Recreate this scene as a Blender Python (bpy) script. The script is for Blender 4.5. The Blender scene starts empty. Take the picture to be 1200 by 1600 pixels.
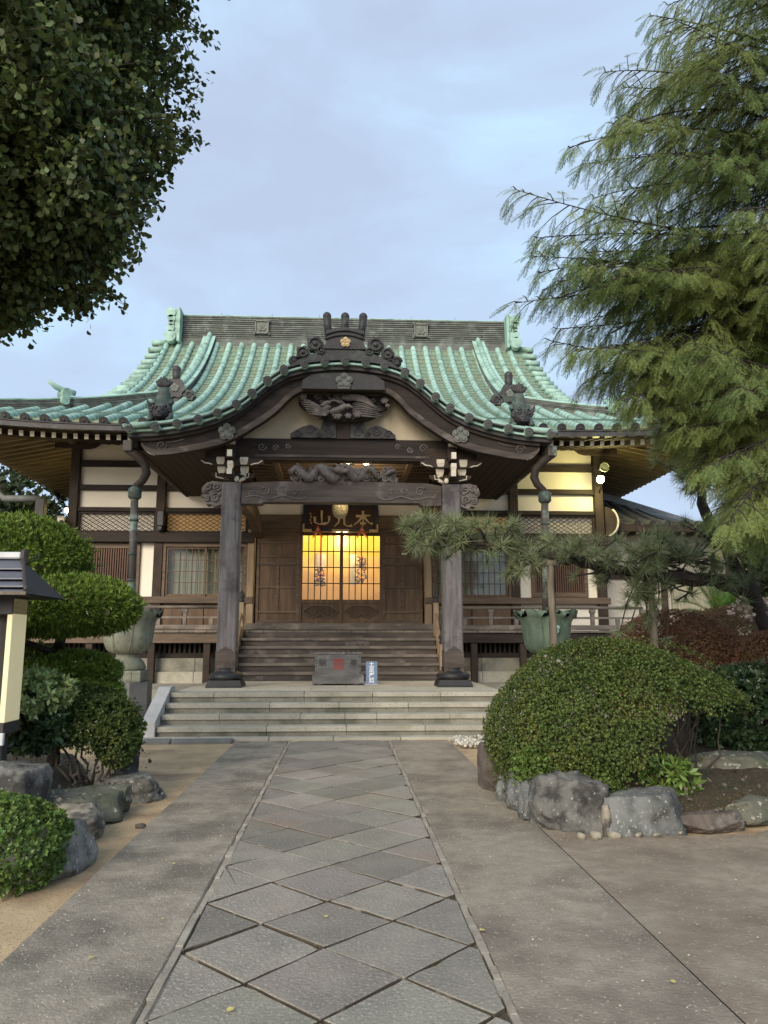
import bpy, bmesh, math, random
import numpy as np
from mathutils import Vector, Matrix, noise
R = math.radians
random.seed(7)
RNG = np.random.default_rng(11)
sc = bpy.context.scene
COL = sc.collection

# ------------------------------------------------------------------ camera, sky, sun, exposure
cd = bpy.data.cameras.new('camera'); cam = bpy.data.objects.new('camera', cd); COL.objects.link(cam)
cam.location = (0.05, 0, 1.5); cam.rotation_euler = (R(90 + 9.5), 0, R(-2.95))
cd.sensor_fit = 'VERTICAL'; cd.sensor_height = 24.0; cd.lens = 24.0 * 1200 / 1600; cd.clip_end = 2000
sc.camera = cam
SUN_EL, SUN_AZ = 26, 206
w = bpy.data.worlds.new('World'); sc.world = w; w.use_nodes = True
nt = w.node_tree; nt.nodes.clear()
def _n(t, **k):
    n = nt.nodes.new(t)
    for a, b in k.items(): setattr(n, a, b)
    return n
sky = _n('ShaderNodeTexSky', sky_type='NISHITA', sun_disc=False)
sky.sun_elevation = R(SUN_EL); sky.sun_rotation = R(SUN_AZ)
tc = _n('ShaderNodeTexCoord'); mp = _n('ShaderNodeMapping'); mp.inputs['Scale'].default_value = (1.0, 1.0, 2.6)
nt.links.new(tc.outputs['Generated'], mp.inputs[0])
nz = _n('ShaderNodeTexNoise'); nz.inputs['Scale'].default_value = 2.6; nz.inputs['Detail'].default_value = 7; nz.inputs['Roughness'].default_value = .55
nz.inputs['Distortion'].default_value = .35
nt.links.new(mp.outputs[0], nz.inputs[0])
cr = _n('ShaderNodeValToRGB'); cr.color_ramp.elements[0].position = .36; cr.color_ramp.elements[1].position = .66
cr.color_ramp.elements[0].color = (3.5, 4.2, 5.5, 1); cr.color_ramp.elements[1].color = (4.15, 5.85, 7.6, 1)
e = cr.color_ramp.elements.new(.52); e.color = (3.8, 4.85, 6.35, 1)
nt.links.new(nz.outputs['Fac'], cr.inputs[0])
mx = _n('ShaderNodeMixRGB'); mx.inputs[0].default_value = .9
nt.links.new(sky.outputs[0], mx.inputs[1]); nt.links.new(cr.outputs[0], mx.inputs[2])
bg = _n('ShaderNodeBackground'); bg.inputs[1].default_value = .07
wo = _n('ShaderNodeOutputWorld')
nt.links.new(mx.outputs[0], bg.inputs[0]); nt.links.new(bg.outputs[0], wo.inputs[0])
sd = bpy.data.lights.new('sun', 'SUN'); sd.energy = 2.0; sd.angle = R(40); sd.color = (1.0, .88, .72)
so = bpy.data.objects.new('sun', sd); COL.objects.link(so)
so.rotation_euler = (R(90 - SUN_EL), 0, R(180 - SUN_AZ)); so.location = (-6, -8, 12)
sc.view_settings.view_transform = 'Standard'; sc.view_settings.look = 'None'
sc.view_settings.exposure = 1.18; sc.view_settings.gamma = 1; sc.view_settings.use_curve_mapping = False

# ------------------------------------------------------------------ materials
MATS = {}
def mat(name, c1, c2=None, sc1=3, stretch=(1, 1, 1), rough=.8, c3=None, sc3=60, t3=(.6, .66), bump=.0, bsc=40,
        metal=0, objvar=0, isl=0, ihue=0, trans=0, spec=.4, emit=None, c4=None, sc4=.6, t4=(.5, .7), edge=None, grain=None):
    m = bpy.data.materials.new(name); m.use_nodes = True; t = m.node_tree; t.nodes.clear(); L = t.links.new
    def n(k, **a):
        q = t.nodes.new(k)
        for x, y in a.items(): setattr(q, x, y)
        return q
    out = n('ShaderNodeOutputMaterial'); p = n('ShaderNodeBsdfPrincipled'); L(p.outputs[0], out.inputs[0])
    co = n('ShaderNodeTexCoord'); ma = n('ShaderNodeMapping'); ma.inputs['Scale'].default_value = stretch
    L(co.outputs['Object'], ma.inputs[0])
    def noi(s, det=5, ro=.6, mapped=True):
        q = n('ShaderNodeTexNoise'); q.inputs['Scale'].default_value = s; q.inputs['Detail'].default_value = det; q.inputs['Roughness'].default_value = ro
        L(ma.outputs[0] if mapped else co.outputs['Object'], q.inputs[0]); return q.outputs['Fac']
    def step(f, a, b):
        q = n('ShaderNodeMapRange'); q.inputs[1].default_value = a; q.inputs[2].default_value = b; q.clamp = True
        L(f, q.inputs[0]); return q.outputs[0]
    def rgb(c):
        q = n('ShaderNodeRGB'); q.outputs[0].default_value = (*c, 1); return q.outputs[0]
    def mix(a, b, f):
        q = n('ShaderNodeMixRGB'); L(f, q.inputs[0]); L(a, q.inputs[1]); L(b, q.inputs[2]); return q.outputs[0]
    col = rgb(c1)
    if c2: col = mix(col, rgb(c2), step(noi(sc1), .36, .64))
    if c4: col = mix(col, rgb(c4), step(noi(sc4, 4, .6, False), *t4))
    if c3: col = mix(col, rgb(c3), step(noi(sc3, 2, .5, False), *t3))
    if objvar or isl:
        src = n('ShaderNodeObjectInfo').outputs['Random'] if objvar else n('ShaderNodeNewGeometry').outputs['Random Per Island']
        a = objvar or isl
        h = n('ShaderNodeHueSaturation'); q = n('ShaderNodeMapRange'); q.inputs[3].default_value = 1 - a; q.inputs[4].default_value = 1 + a
        L(src, q.inputs[0]); L(q.outputs[0], h.inputs['Value']); L(col, h.inputs['Color'])
        if ihue:
            mu = n('ShaderNodeMath', operation='MULTIPLY'); mu.inputs[1].default_value = 7.31; L(src, mu.inputs[0])
            fr = n('ShaderNodeMath', operation='FRACT'); L(mu.outputs[0], fr.inputs[0])
            q2 = n('ShaderNodeMapRange'); q2.inputs[3].default_value = .5 - ihue; q2.inputs[4].default_value = .5 + ihue
            L(fr.outputs[0], q2.inputs[0]); L(q2.outputs[0], h.inputs['Hue'])
        col = h.outputs['Color']
    L(col, p.inputs['Base Color'])
    p.inputs['Roughness'].default_value = rough; p.inputs['Metallic'].default_value = metal
    p.inputs['Specular IOR Level'].default_value = spec
    if bump:
        b = n('ShaderNodeBump'); b.inputs['Strength'].default_value = min(1, bump); b.inputs['Distance'].default_value = .02
        L(noi(bsc, 6, .65), b.inputs['Height']); L(b.outputs[0], p.inputs['Normal'])
    if emit:
        p.inputs['Emission Color'].default_value = (*emit[0], 1); p.inputs['Emission Strength'].default_value = emit[1]
    if trans:
        tr = n('ShaderNodeBsdfTranslucent'); L(col, tr.inputs[0]); ms = n('ShaderNodeMixShader'); ms.inputs[0].default_value = trans
        L(p.outputs[0], ms.inputs[1]); L(tr.outputs[0], ms.inputs[2]); L(ms.outputs[0], out.inputs[0])
    MATS[name] = m; return m

mat('concrete_left', (.335, .295, .232), (.245, .215, .168), 8, rough=.9, c3=(.50, .46, .37), sc3=70, t3=(.64, .70), bump=.8, bsc=45, c4=(.155, .138, .108), sc4=1.5, t4=(.44, .62))
mat('concrete_right', (.325, .282, .218), (.25, .215, .165), 7, rough=.9, c3=(.46, .42, .34), sc3=52, t3=(.64, .70), bump=.8, bsc=48, c4=(.175, .145, .112), sc4=1.3, t4=(.44, .62))
mat('earth_brown', (.325, .272, .204), (.25, .206, .155), 8, rough=.95, bump=.8, bsc=50, c3=(.44, .38, .30), sc3=52, t3=(.66, .72), c4=(.19, .148, .108), sc4=1.1, t4=(.44, .64))
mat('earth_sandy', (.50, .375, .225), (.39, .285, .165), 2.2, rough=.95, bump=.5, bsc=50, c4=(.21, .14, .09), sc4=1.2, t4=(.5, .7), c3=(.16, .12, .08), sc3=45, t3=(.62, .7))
mat('bed_soil', (.045, .032, .02), (.03, .035, .015), 3, rough=1, bump=.8, bsc=40, c3=(.12, .08, .045), sc3=50, t3=(.58, .66))
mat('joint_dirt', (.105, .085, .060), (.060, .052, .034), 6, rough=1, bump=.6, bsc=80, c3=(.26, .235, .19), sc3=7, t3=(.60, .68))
mat('mortar', (.38, .34, .27), (.24, .21, .17), 5, rough=.95, bump=.6, bsc=70)
mat('paving', (.275, .25, .205), (.205, .188, .158), 2.2, rough=.82, c3=(.36, .335, .28), sc3=62, t3=(.56, .68), bump=.85, bsc=44, objvar=.20, ihue=.022, c4=(.25, .195, .135), sc4=1.0, t4=(.56, .74))
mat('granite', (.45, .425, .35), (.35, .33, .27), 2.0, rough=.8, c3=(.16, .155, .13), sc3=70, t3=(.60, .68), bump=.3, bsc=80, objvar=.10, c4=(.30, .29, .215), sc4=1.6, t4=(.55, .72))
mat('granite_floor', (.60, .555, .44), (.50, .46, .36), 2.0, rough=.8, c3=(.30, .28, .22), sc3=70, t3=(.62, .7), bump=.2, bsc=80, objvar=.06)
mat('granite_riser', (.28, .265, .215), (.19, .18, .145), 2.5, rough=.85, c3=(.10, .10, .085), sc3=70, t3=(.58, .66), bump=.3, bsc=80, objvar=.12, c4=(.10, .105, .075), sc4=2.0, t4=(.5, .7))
mat('granite_pale', (.50, .50, .48), (.40, .40, .385), 2.5, rough=.7, c3=(.30, .30, .29), sc3=90, t3=(.58, .66), bump=.2, bsc=80)
mat('granite_grey', (.17, .17, .165), (.12, .12, .118), 3, rough=.6, c3=(.24, .24, .23), sc3=90, t3=(.6, .66), bump=.2, bsc=80, objvar=.1)
mat('stone_beige', (.255, .265, .205), (.165, .175, .13), 3, rough=.9, c3=(.13, .13, .09), sc3=12, t3=(.62, .72), bump=.4, bsc=40)
mat('black_stone', (.028, .028, .03), (.018, .018, .02), 4, rough=.45, bump=.2, bsc=60)
mat('wood_dark', (.050, .033, .023), (.028, .019, .014), 4, (1, 1, 1), rough=.75, bump=.3, bsc=30, objvar=.12)
mat('wood_dark_h', (.034, .023, .017), (.017, .012, .0095), 9, (.12, 1, 1), rough=.75, bump=.45, bsc=22)
mat('wood_beam', (.115, .092, .078), (.055, .043, .037), 8, (.13, 1, 1), rough=.8, bump=.6, bsc=16, c4=(.20, .17, .15), sc4=2.2, t4=(.55, .7))
mat('wood_grey', (.20, .185, .185), (.105, .095, .095), 13, (1, 1, .10), rough=.85, bump=.7, bsc=22, c4=(.075, .068, .068), sc4=2.5, t4=(.52, .66))
mat('wood_brown', (.158, .098, .057), (.090, .055, .033), 10, (1, 1, .12), rough=.65, bump=.3, bsc=24, objvar=.12)
mat('wood_brown_h', (.155, .110, .075), (.085, .060, .041), 10, (.12, 1, 1), rough=.7, bump=.35, bsc=24, objvar=.10)
mat('wood_pale', (.36, .27, .17), (.24, .17, .105), 10, (1, 1, .12), rough=.75, bump=.3, bsc=24)
mat('wood_step', (.19, .165, .14), (.105, .090, .075), 9, (.10, 1, 1), rough=.75, bump=.4, bsc=24, c4=(.27, .225, .18), sc4=2.5, t4=(.5, .7), objvar=.08)
mat('wood_slat', (.13, .065, .038), (.075, .038, .024), 9, (1, 1, .1), rough=.6)
mat('carved_wood', (.20, .175, .16), (.10, .088, .08), 7, rough=.75, bump=.5, bsc=30)
mat('carved_back', (.035, .030, .028), (.02, .018, .016), 7, rough=.85)
mat('plaster', (.85, .79, .67), (.79, .73, .61), 1.2, rough=.95, bump=.08, bsc=60)
mat('plaster_old', (.58, .50, .37), (.49, .41, .29), 2.0, rough=.95, bump=.08, bsc=60)
mat('white_paint', (.74, .68, .56), (.60, .54, .43), 6, rough=.7)
mat('copper_pan', (.205, .285, .205), (.150, .215, .150), 5, (3, .35, .35), rough=.7, c4=(.19, .215, .135), sc4=1.3, t4=(.48, .62), bump=.1, bsc=40)
mat('copper_rib', (.33, .495, .42), (.26, .41, .345), 4, (2, .6, .6), rough=.6, c4=(.165, .265, .21), sc4=2.2, t4=(.50, .64), bump=.12, bsc=30, objvar=.07)
mat('copper_seam', (.075, .13, .105), rough=.8)
mat('copper_layer', (.125, .135, .115), (.07, .072, .065), 5, (.3, 1, 3), rough=.75, c4=(.17, .19, .165), sc4=2.5, t4=(.5, .66), bump=.3, bsc=40, objvar=.25)
mat('bronze_dark', (.042, .040, .040), (.028, .025, .026), 5, rough=.55, bump=.3, bsc=30, c4=(.060, .075, .065), sc4=3, t4=(.55, .7))
mat('bronze_disc', (.085, .088, .080), (.050, .050, .048), 18, rough=.6, bump=.6, bsc=35)
mat('bronze_green', (.070, .098, .080), (.035, .046, .040), 7, rough=.6, bump=.5, bsc=30, c4=(.15, .24, .19), sc4=6, t4=(.55, .68))
mat('bronze_bowl', (.135, .185, .130), (.090, .130, .095), 5, (1, 1, .3), rough=.45, bump=.15, bsc=30, c4=(.17, .26, .19), sc4=3, t4=(.56, .7))
mat('bronze_crest', (.17, .175, .15), (.11, .12, .105), 8, rough=.6, bump=.4, bsc=40)
mat('gold_pale', (.62, .46, .24), (.50, .34, .17), 9, rough=.5)
mat('pipe_copper', (.105, .098, .082), (.058, .050, .042), 5, (1, 1, .2), rough=.6, c4=(.24, .32, .27), sc4=2.2, t4=(.52, .64))
mat('pipe_grey', (.20, .21, .21), (.14, .145, .14), 4, rough=.6)
mat('plaque_wood', (.052, .016, .010), (.035, .011, .008), 6, rough=.4)
mat('plaque_frame', (.022, .026, .045), (.015, .016, .026), 6, rough=.4)
mat('gilt', (.66, .52, .30), rough=.5)
mat('vermilion', (.55, .11, .035), (.42, .07, .025), 8, rough=.5)
mat('lantern_brass', (.62, .56, .34), (.26, .22, .11), 45, rough=.4, bump=.6, bsc=50, c3=(.85, .82, .62), sc3=38, t3=(.56, .62))
mat('red_print', (.36, .060, .045), (.22, .05, .045), 25, rough=.8)
mat('ink_faint', (.055, .055, .058), rough=.9)
mat('sign_blue', (.16, .225, .35), (.20, .26, .37), 3, rough=.6)
mat('white_letter', (.82, .84, .85), rough=.7)
mat('box_grey', (.165, .16, .155), (.085, .083, .082), 7, (.25, 1, 1), rough=.8, bump=.6, bsc=20, c4=(.24, .235, .23), sc4=3.5, t4=(.55, .68))
mat('curtain', (.44, .43, .33), (.34, .33, .25), 9, (3, 1, .2), rough=.9, trans=.2)
mat('curtain_gold', (.62, .42, .20), (.44, .27, .11), 8, (3, 1, .2), rough=.8, emit=((.62, .36, .13), .08))  # faint emission stands in for room light behind the transom curtains
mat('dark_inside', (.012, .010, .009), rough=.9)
mat('soffit_wood', (.048, .034, .023), (.028, .020, .014), 9, (1, 1, 1), rough=.8, bump=.3, bsc=24)
mat('soffit_pale', (.20, .16, .085), (.13, .10, .05), 9, (.15, 1, 1), rough=.8, bump=.3, bsc=24)
mat('rock_grey', (.150, .146, .132), (.062, .061, .057), 5, rough=.85, c3=(.30, .30, .27), sc3=30, t3=(.66, .72), bump=1, bsc=14, c4=(.04, .038, .034), sc4=5, t4=(.48, .60))
mat('rock_blue', (.165, .170, .160), (.08, .085, .082), 5, (1, 1, .5), rough=.8, c3=(.28, .285, .26), sc3=34, t3=(.60, .7), bump=1, bsc=16, c4=(.055, .055, .045), sc4=4, t4=(.52, .64))
mat('rock_pale', (.24, .232, .205), (.12, .115, .10), 5, rough=.9, c3=(.36, .35, .31), sc3=30, t3=(.62, .7), bump=1, bsc=16, c4=(.07, .066, .056), sc4=5, t4=(.52, .66))
mat('leaf_brown', (.155, .115, .048), (.19, .095, .05), 3, rough=.6, isl=.5, ihue=.03, trans=.2)
mat('rock_brown', (.135, .108, .088), (.080, .065, .055), 5, (2, 1, .5), rough=.85, bump=.8, bsc=14, c4=(.19, .17, .15), sc4=5, t4=(.55, .7))
mat('rock_moss', (.135, .132, .108), (.075, .085, .048), 4, rough=.9, c3=(.34, .33, .28), sc3=16, t3=(.62, .7), bump=1, bsc=14, c4=(.05, .05, .045), sc4=5, t4=(.55, .7))
mat('rock_tan', (.34, .30, .23), (.17, .15, .12), 6, rough=.9, bump=1, bsc=14, c4=(.075, .07, .06), sc4=7, t4=(.5, .62))
mat('bark', (.050, .040, .033), (.022, .018, .016), 8, (1, 1, .3), rough=.95, bump=1, bsc=14)
mat('bark_pale', (.15, .125, .10), (.085, .07, .056), 9, (1, 1, .2), rough=.95, bump=.8, bsc=16)
mat('pole_wood', (.20, .17, .13), (.11, .09, .07), 12, (1, 1, .12), rough=.9, bump=.6, bsc=22)
mat('leaf_ginkgo', (.068, .105, .036), (.090, .115, .032), 1.2, rough=.5, isl=.45, ihue=.03, trans=.22)
mat('leaf_conifer', (.165, .240, .085), (.26, .305, .095), .9, rough=.6, isl=.35, ihue=.03, trans=.45)
mat('leaf_azalea', (.090, .130, .026), (.060, .095, .020), 3, rough=.5, isl=.5, ihue=.03, trans=.22, c4=(.125, .140, .030), sc4=4.5, t4=(.50, .72))
mat('leaf_bright', (.130, .200, .042), (.095, .160, .036), 3, rough=.42, isl=.45, ihue=.025, trans=.25)
mat('leaf_pad', (.155, .230, .034), (.110, .175, .026), 3, rough=.5, isl=.45, ihue=.02, trans=.25)
mat('leaf_red', (.24, .10, .055), (.17, .10, .045), 3, rough=.6, isl=.5, ihue=.03, trans=.2)
mat('leaf_dark', (.030, .060, .024), (.045, .075, .030), 2, rough=.28, isl=.4, ihue=.02, trans=.12)
mat('leaf_pale', (.36, .44, .20), (.20, .30, .10), 6, rough=.35, isl=.5, ihue=.03, trans=.25)
mat('leaf_yellow', (.42, .28, .06), (.35, .16, .04), 6, rough=.5, isl=.4, ihue=.03, trans=.3)
mat('leaf_fallen', (.50, .46, .16), (.40, .30, .10), 9, rough=.7, isl=.3)
mat('litter_brown', (.16, .11, .06), (.30, .24, .11), 9, rough=.9, isl=.4)
mat('litter_pale', (.40, .36, .28), (.22, .19, .15), 9, rough=.9, isl=.4)
mat('flower_white', (.75, .66, .58), (.65, .50, .42), 9, rough=.7)
mat('needle_pine', (.225, .26, .135), (.15, .19, .09), 2, rough=.5, isl=.35, ihue=.02, trans=.2)
mat('leaf_far', (.030, .050, .018), (.055, .075, .025), .7, rough=.6, isl=.5, ihue=.04, trans=.2)
mat('leaf_cycad', (.13, .23, .035), (.07, .14, .03), 1.5, rough=.45, isl=.4, ihue=.02, trans=.25)
mat('sheet_roof', (.105, .115, .15), (.085, .092, .12), 3, rough=.35, spec=.6, bump=.05, bsc=30)
mat('board_frame', (.045, .040, .038), (.03, .028, .028), 4, rough=.6)
mat('board_cream', (.74, .66, .42), (.68, .60, .38), 2, rough=.6, emit=((.80, .68, .36), .12))  # faint glow painted on the panels for the case's inside lamp
mat('poster', (.78, .82, .80), (.5, .72, .70), 3, rough=.6, emit=((.8, .85, .8), .08))  # weak emission imitates light falling on it inside the display case
mat('grey_plastic', (.55, .56, .56), (.45, .46, .47), 5, rough=.5)
mat('black_plastic', (.02, .02, .022), rough=.4)
mat('kawara', (.20, .205, .21), (.12, .125, .13), 5, rough=.45, objvar=.12, bump=.2, bsc=30)
mat('wall_far', (.56, .53, .46), (.46, .43, .37), 1.5, rough=.9)
mat('pebble_white', (.52, .50, .44), (.36, .34, .29), 9, rough=.8, isl=.3)
mat('bulb_warm', (1, .9, .7), emit=((1.0, .78, .42), 14))
mat('bulb_yellow', (1, .9, .6), emit=((1.0, .90, .45), 40))
m = bpy.data.materials.new('glass'); m.use_nodes = True; t = m.node_tree; t.nodes.clear()
o = t.nodes.new('ShaderNodeOutputMaterial'); a = t.nodes.new('ShaderNodeBsdfTransparent'); b = t.nodes.new('ShaderNodeBsdfGlossy'); x = t.nodes.new('ShaderNodeMixShader')
b.inputs['Roughness'].default_value = .06; x.inputs[0].default_value = .05; a.inputs[0].default_value = (.93, .95, .93, 1)
t.links.new(a.outputs[0], x.inputs[1]); t.links.new(b.outputs[0], x.inputs[2]); t.links.new(x.outputs[0], o.inputs[0]); MATS['glass'] = m
# added glowing screen stands in for the lamplit room, light gradient painted in
m = bpy.data.materials.new('room_glow_screen'); m.use_nodes = True; t = m.node_tree; p = t.nodes['Principled BSDF']
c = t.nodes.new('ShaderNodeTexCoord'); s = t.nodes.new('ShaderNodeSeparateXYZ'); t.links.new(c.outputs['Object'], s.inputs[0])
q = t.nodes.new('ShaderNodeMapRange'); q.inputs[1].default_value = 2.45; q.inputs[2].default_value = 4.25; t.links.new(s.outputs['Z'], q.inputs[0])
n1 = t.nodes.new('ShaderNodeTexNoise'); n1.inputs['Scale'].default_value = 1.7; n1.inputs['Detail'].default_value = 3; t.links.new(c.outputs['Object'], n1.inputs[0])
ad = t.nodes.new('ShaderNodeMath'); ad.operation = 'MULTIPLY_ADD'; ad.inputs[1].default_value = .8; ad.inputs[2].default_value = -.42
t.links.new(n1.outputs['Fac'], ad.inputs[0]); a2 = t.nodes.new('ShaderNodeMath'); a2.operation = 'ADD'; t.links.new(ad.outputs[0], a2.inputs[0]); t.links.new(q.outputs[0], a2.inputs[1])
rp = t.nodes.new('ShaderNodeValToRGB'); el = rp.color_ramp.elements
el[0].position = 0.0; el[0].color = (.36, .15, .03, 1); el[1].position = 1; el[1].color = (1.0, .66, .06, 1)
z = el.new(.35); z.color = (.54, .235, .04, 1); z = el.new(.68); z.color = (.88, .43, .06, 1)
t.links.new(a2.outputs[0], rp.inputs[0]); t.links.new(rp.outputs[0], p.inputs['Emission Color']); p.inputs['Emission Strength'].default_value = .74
p.inputs['Base Color'].default_value = (.10, .06, .02, 1); MATS['room_glow_screen'] = m

# ------------------------------------------------------------------ object helpers
def tag(o, label=None, cat=None, group=None, kind=None):
    if label: o['label'] = label
    if cat: o['category'] = cat
    if group: o['group'] = group
    if kind: o['kind'] = kind
    return o
def thing(name, loc, label, cat, group=None):
    o = bpy.data.objects.new(name, None); COL.objects.link(o); o.location = loc; o.empty_display_size = .1
    return tag(o, label, cat, group)
def root_loc(o):
    while o.parent: o = o.parent
    return o.location
def link(name, me, parent=None, loc=None, rot=None, scale=None):
    o = bpy.data.objects.new(name, me); COL.objects.link(o)
    if loc is not None: o.location = loc
    if parent is not None:
        o.parent = parent
        if loc is not None: o.location = Vector(loc) - root_loc(parent)
    if rot: o.rotation_euler = rot
    if scale: o.scale = scale
    return o
class MB:
    def __init__(s): s.v = []; s.f = []; s.m = []; s.s = []
    def add(s, V, F, m=0, sm=False):
        k = len(s.v); s.v += [tuple(p) for p in V]
        for f in F: s.f.append(tuple(i + k for i in f)); s.m.append(m); s.s.append(sm)
        return s
    def box(s, x0, x1, y0, y1, z0, z1, m=0, b=0, M=None):
        if x0 > x1: x0, x1 = x1, x0
        if b <= 0:
            V = [(x, y, z) for x in (x0, x1) for y in (y0, y1) for z in (z0, z1)]
            F = [(0, 1, 3, 2), (4, 6, 7, 5), (0, 4, 5, 1), (2, 3, 7, 6), (0, 2, 6, 4), (1, 5, 7, 3)]
        else:
            b = min(b, (x1 - x0) * .45, (y1 - y0) * .45, (z1 - z0) * .45)
            V = []; idx = {}
            for i, x in enumerate((x0, x1)):
                for j, y in enumerate((y0, y1)):
                    for k, z in enumerate((z0, z1)):
                        xi, yi, zi = x + (b, -b)[i], y + (b, -b)[j], z + (b, -b)[k]
                        idx[i, j, k] = len(V); V += [(x, yi, zi), (xi, y, zi), (xi, yi, z)]
            F = []
            for ax in range(3):
                for e in (0, 1):
                    o = [(0, 0), (1, 0), (1, 1), (0, 1)]
                    if (e == 0) != (ax == 1): o = o[::-1]
                    q = []
                    for a, c in o:
                        key = [0, 0, 0]; key[ax] = e; r = [d for d in range(3) if d != ax]; key[r[0]] = a; key[r[1]] = c
                        q.append(idx[tuple(key)] + ax)
                    F.append(tuple(q))
            for ax in range(3):
                r = [d for d in range(3) if d != ax]
                for a in (0, 1):
                    for c in (0, 1):
                        k0 = [0, 0, 0]; k1 = [0, 0, 0]; k1[ax] = 1
                        for kk in (k0, k1): kk[r[0]] = a; kk[r[1]] = c
                        i0, i1 = idx[tuple(k0)], idx[tuple(k1)]
                        F.append((i0 + r[0], i1 + r[0], i1 + r[1], i0 + r[1]))
            for v in idx.values(): F.append((v, v + 1, v + 2))
        if M is not None: V = [M @ Vector(p) for p in V]
        return s.add(V, F, m)
    def prism(s, poly, y0, y1, m=0, ax='y', sm=False, ms=None):
        n = len(poly)
        if ax == 'y': V = [(a, y0, c) for a, c in poly] + [(a, y1, c) for a, c in poly]
        elif ax == 'x': V = [(y0, a, c) for a, c in poly] + [(y1, a, c) for a, c in poly]
        else: V = [(a, c, y0) for a, c in poly] + [(a, c, y1) for a, c in poly]
        s.add(V, [tuple(range(n)), tuple(range(2 * n - 1, n - 1, -1))], m)
        k = len(s.v) - 2 * n
        for i in range(n):
            j = (i + 1) % n; s.f.append((k + i, k + n + i, k + n + j, k + j)); s.m.append(m if ms is None else ms); s.s.append(sm)
        return s
    def tube(s, P, r, n=8, m=0, caps=True, sm=True, up=(0, 0, 1), sq=1.0):
        P = [Vector(p) for p in P]; k = len(P)
        rr = r if hasattr(r, '__len__') else [r] * k
        V = []; upv = Vector(up)
        for i, p in enumerate(P):
            d = (P[min(i + 1, k - 1)] - P[max(i - 1, 0)]).normalized()
            a = d.cross(upv)
            if a.length < 1e-3: a = d.cross(Vector((1, 0, 0)) if abs(d.x) < .9 else Vector((0, 1, 0)))
            a.normalize(); c = a.cross(d).normalized()
            for j in range(n):
                t = 2 * math.pi * (j + .5) / n; V.append(p + a * math.cos(t) * rr[i] + c * math.sin(t) * rr[i] * sq)
        F = [(i * n + j, i * n + (j + 1) % n, (i + 1) * n + (j + 1) % n, (i + 1) * n + j) for i in range(k - 1) for j in range(n)]
        s.add(V, F, m, sm)
        if caps:
            o = len(s.v) - k * n
            s.f += [tuple(range(o + n - 1, o - 1, -1)), tuple(range(o + (k - 1) * n, o + k * n))]; s.m += [m, m]; s.s += [False, False]
        return s
    def lathe(s, c, prof, n=24, m=0, sm=True, mod=None):
        V = []
        for i, (r, z) in enumerate(prof):
            for j in range(n):
                t = 2 * math.pi * j / n; rr, zz = (r, z) if mod is None else mod(r, z, t, i / (len(prof) - 1))
                V.append((c[0] + rr * math.cos(t), c[1] + rr * math.sin(t), c[2] + zz))
        k = len(prof)
        F = [(i * n + j, i * n + (j + 1) % n, (i + 1) * n + (j + 1) % n, (i + 1) * n + j) for i in range(k - 1) for j in range(n)]
        F += [tuple(range(n - 1, -1, -1)), tuple(range((k - 1) * n, k * n))]
        return s.add(V, F, m, sm)
    def ball(s, c, r, m=0, n=8, rings=5):
        rx, ry, rz = r if hasattr(r, '__len__') else (r, r, r)
        V = [(c[0], c[1], c[2] - rz)]
        for i in range(1, rings):
            a = -math.pi / 2 + math.pi * i / rings
            V += [(c[0] + rx * math.cos(a) * math.cos(2 * math.pi * j / n), c[1] + ry * math.cos(a) * math.sin(2 * math.pi * j / n), c[2] + rz * math.sin(a)) for j in range(n)]
        V.append((c[0], c[1], c[2] + rz)); T = len(V) - 1
        F = [(0, 1 + (j + 1) % n, 1 + j) for j in range(n)]
        for i in range(rings - 2):
            for j in range(n):
                a = 1 + i * n + j; b_ = 1 + i * n + (j + 1) % n; F.append((a, b_, b_ + n, a + n))
        F += [(T, 1 + (rings - 2) * n + j, 1 + (rings - 2) * n + (j + 1) % n) for j in range(n)]
        return s.add(V, F, m, True)
    def sweep(s, P, hw, z0, z1, m=0, side=None):
        """rectangle swept along P: half width hw across, from z0 to z1 above the path"""
        P = [Vector(p) for p in P]; k = len(P); V = []
        for i, p in enumerate(P):
            d = (P[min(i + 1, k - 1)] - P[max(i - 1, 0)]); d.z = 0; d.normalize()
            a = Vector((d.y, -d.x, 0)) if side is None else Vector(side)
            V += [p - a * hw + Vector((0, 0, z0)), p + a * hw + Vector((0, 0, z0)), p + a * hw + Vector((0, 0, z1)), p - a * hw + Vector((0, 0, z1))]
        F = [(i * 4 + j, i * 4 + (j + 1) % 4, i * 4 + 4 + (j + 1) % 4, i * 4 + 4 + j) for i in range(k - 1) for j in range(4)]
        F += [(3, 2, 1, 0), tuple((k - 1) * 4 + j for j in range(4))]
        return s.add(V, F, m)
    def grid(s, rows, m=0, sm=False):
        k = len(rows[0]); V = [p for r_ in rows for p in r_]
        F = [(i * k + j, i * k + j + 1, (i + 1) * k + j + 1, (i + 1) * k + j) for i in range(len(rows) - 1) for j in range(k - 1)]
        return s.add(V, F, m, sm)
    def mesh(s, name, mats, off=(0, 0, 0)):
        me = bpy.data.meshes.new(name); ox, oy, oz = off
        me.from_pydata([(x - ox, y - oy, z - oz) for x, y, z in s.v], [], s.f)
        for q in ([mats] if isinstance(mats, str) else mats): me.materials.append(MATS[q])
        me.polygons.foreach_set('material_index', s.m); me.polygons.foreach_set('use_smooth', s.s)
        bm = bmesh.new(); bm.from_mesh(me); bmesh.ops.recalc_face_normals(bm, faces=bm.faces); bm.to_mesh(me); bm.free()
        return me
    def build(s, name, mats, parent=None):
        off = root_loc(parent) if parent is not None else (0, 0, 0)
        return link(name, s.mesh(name, mats, off), parent, None)
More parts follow.
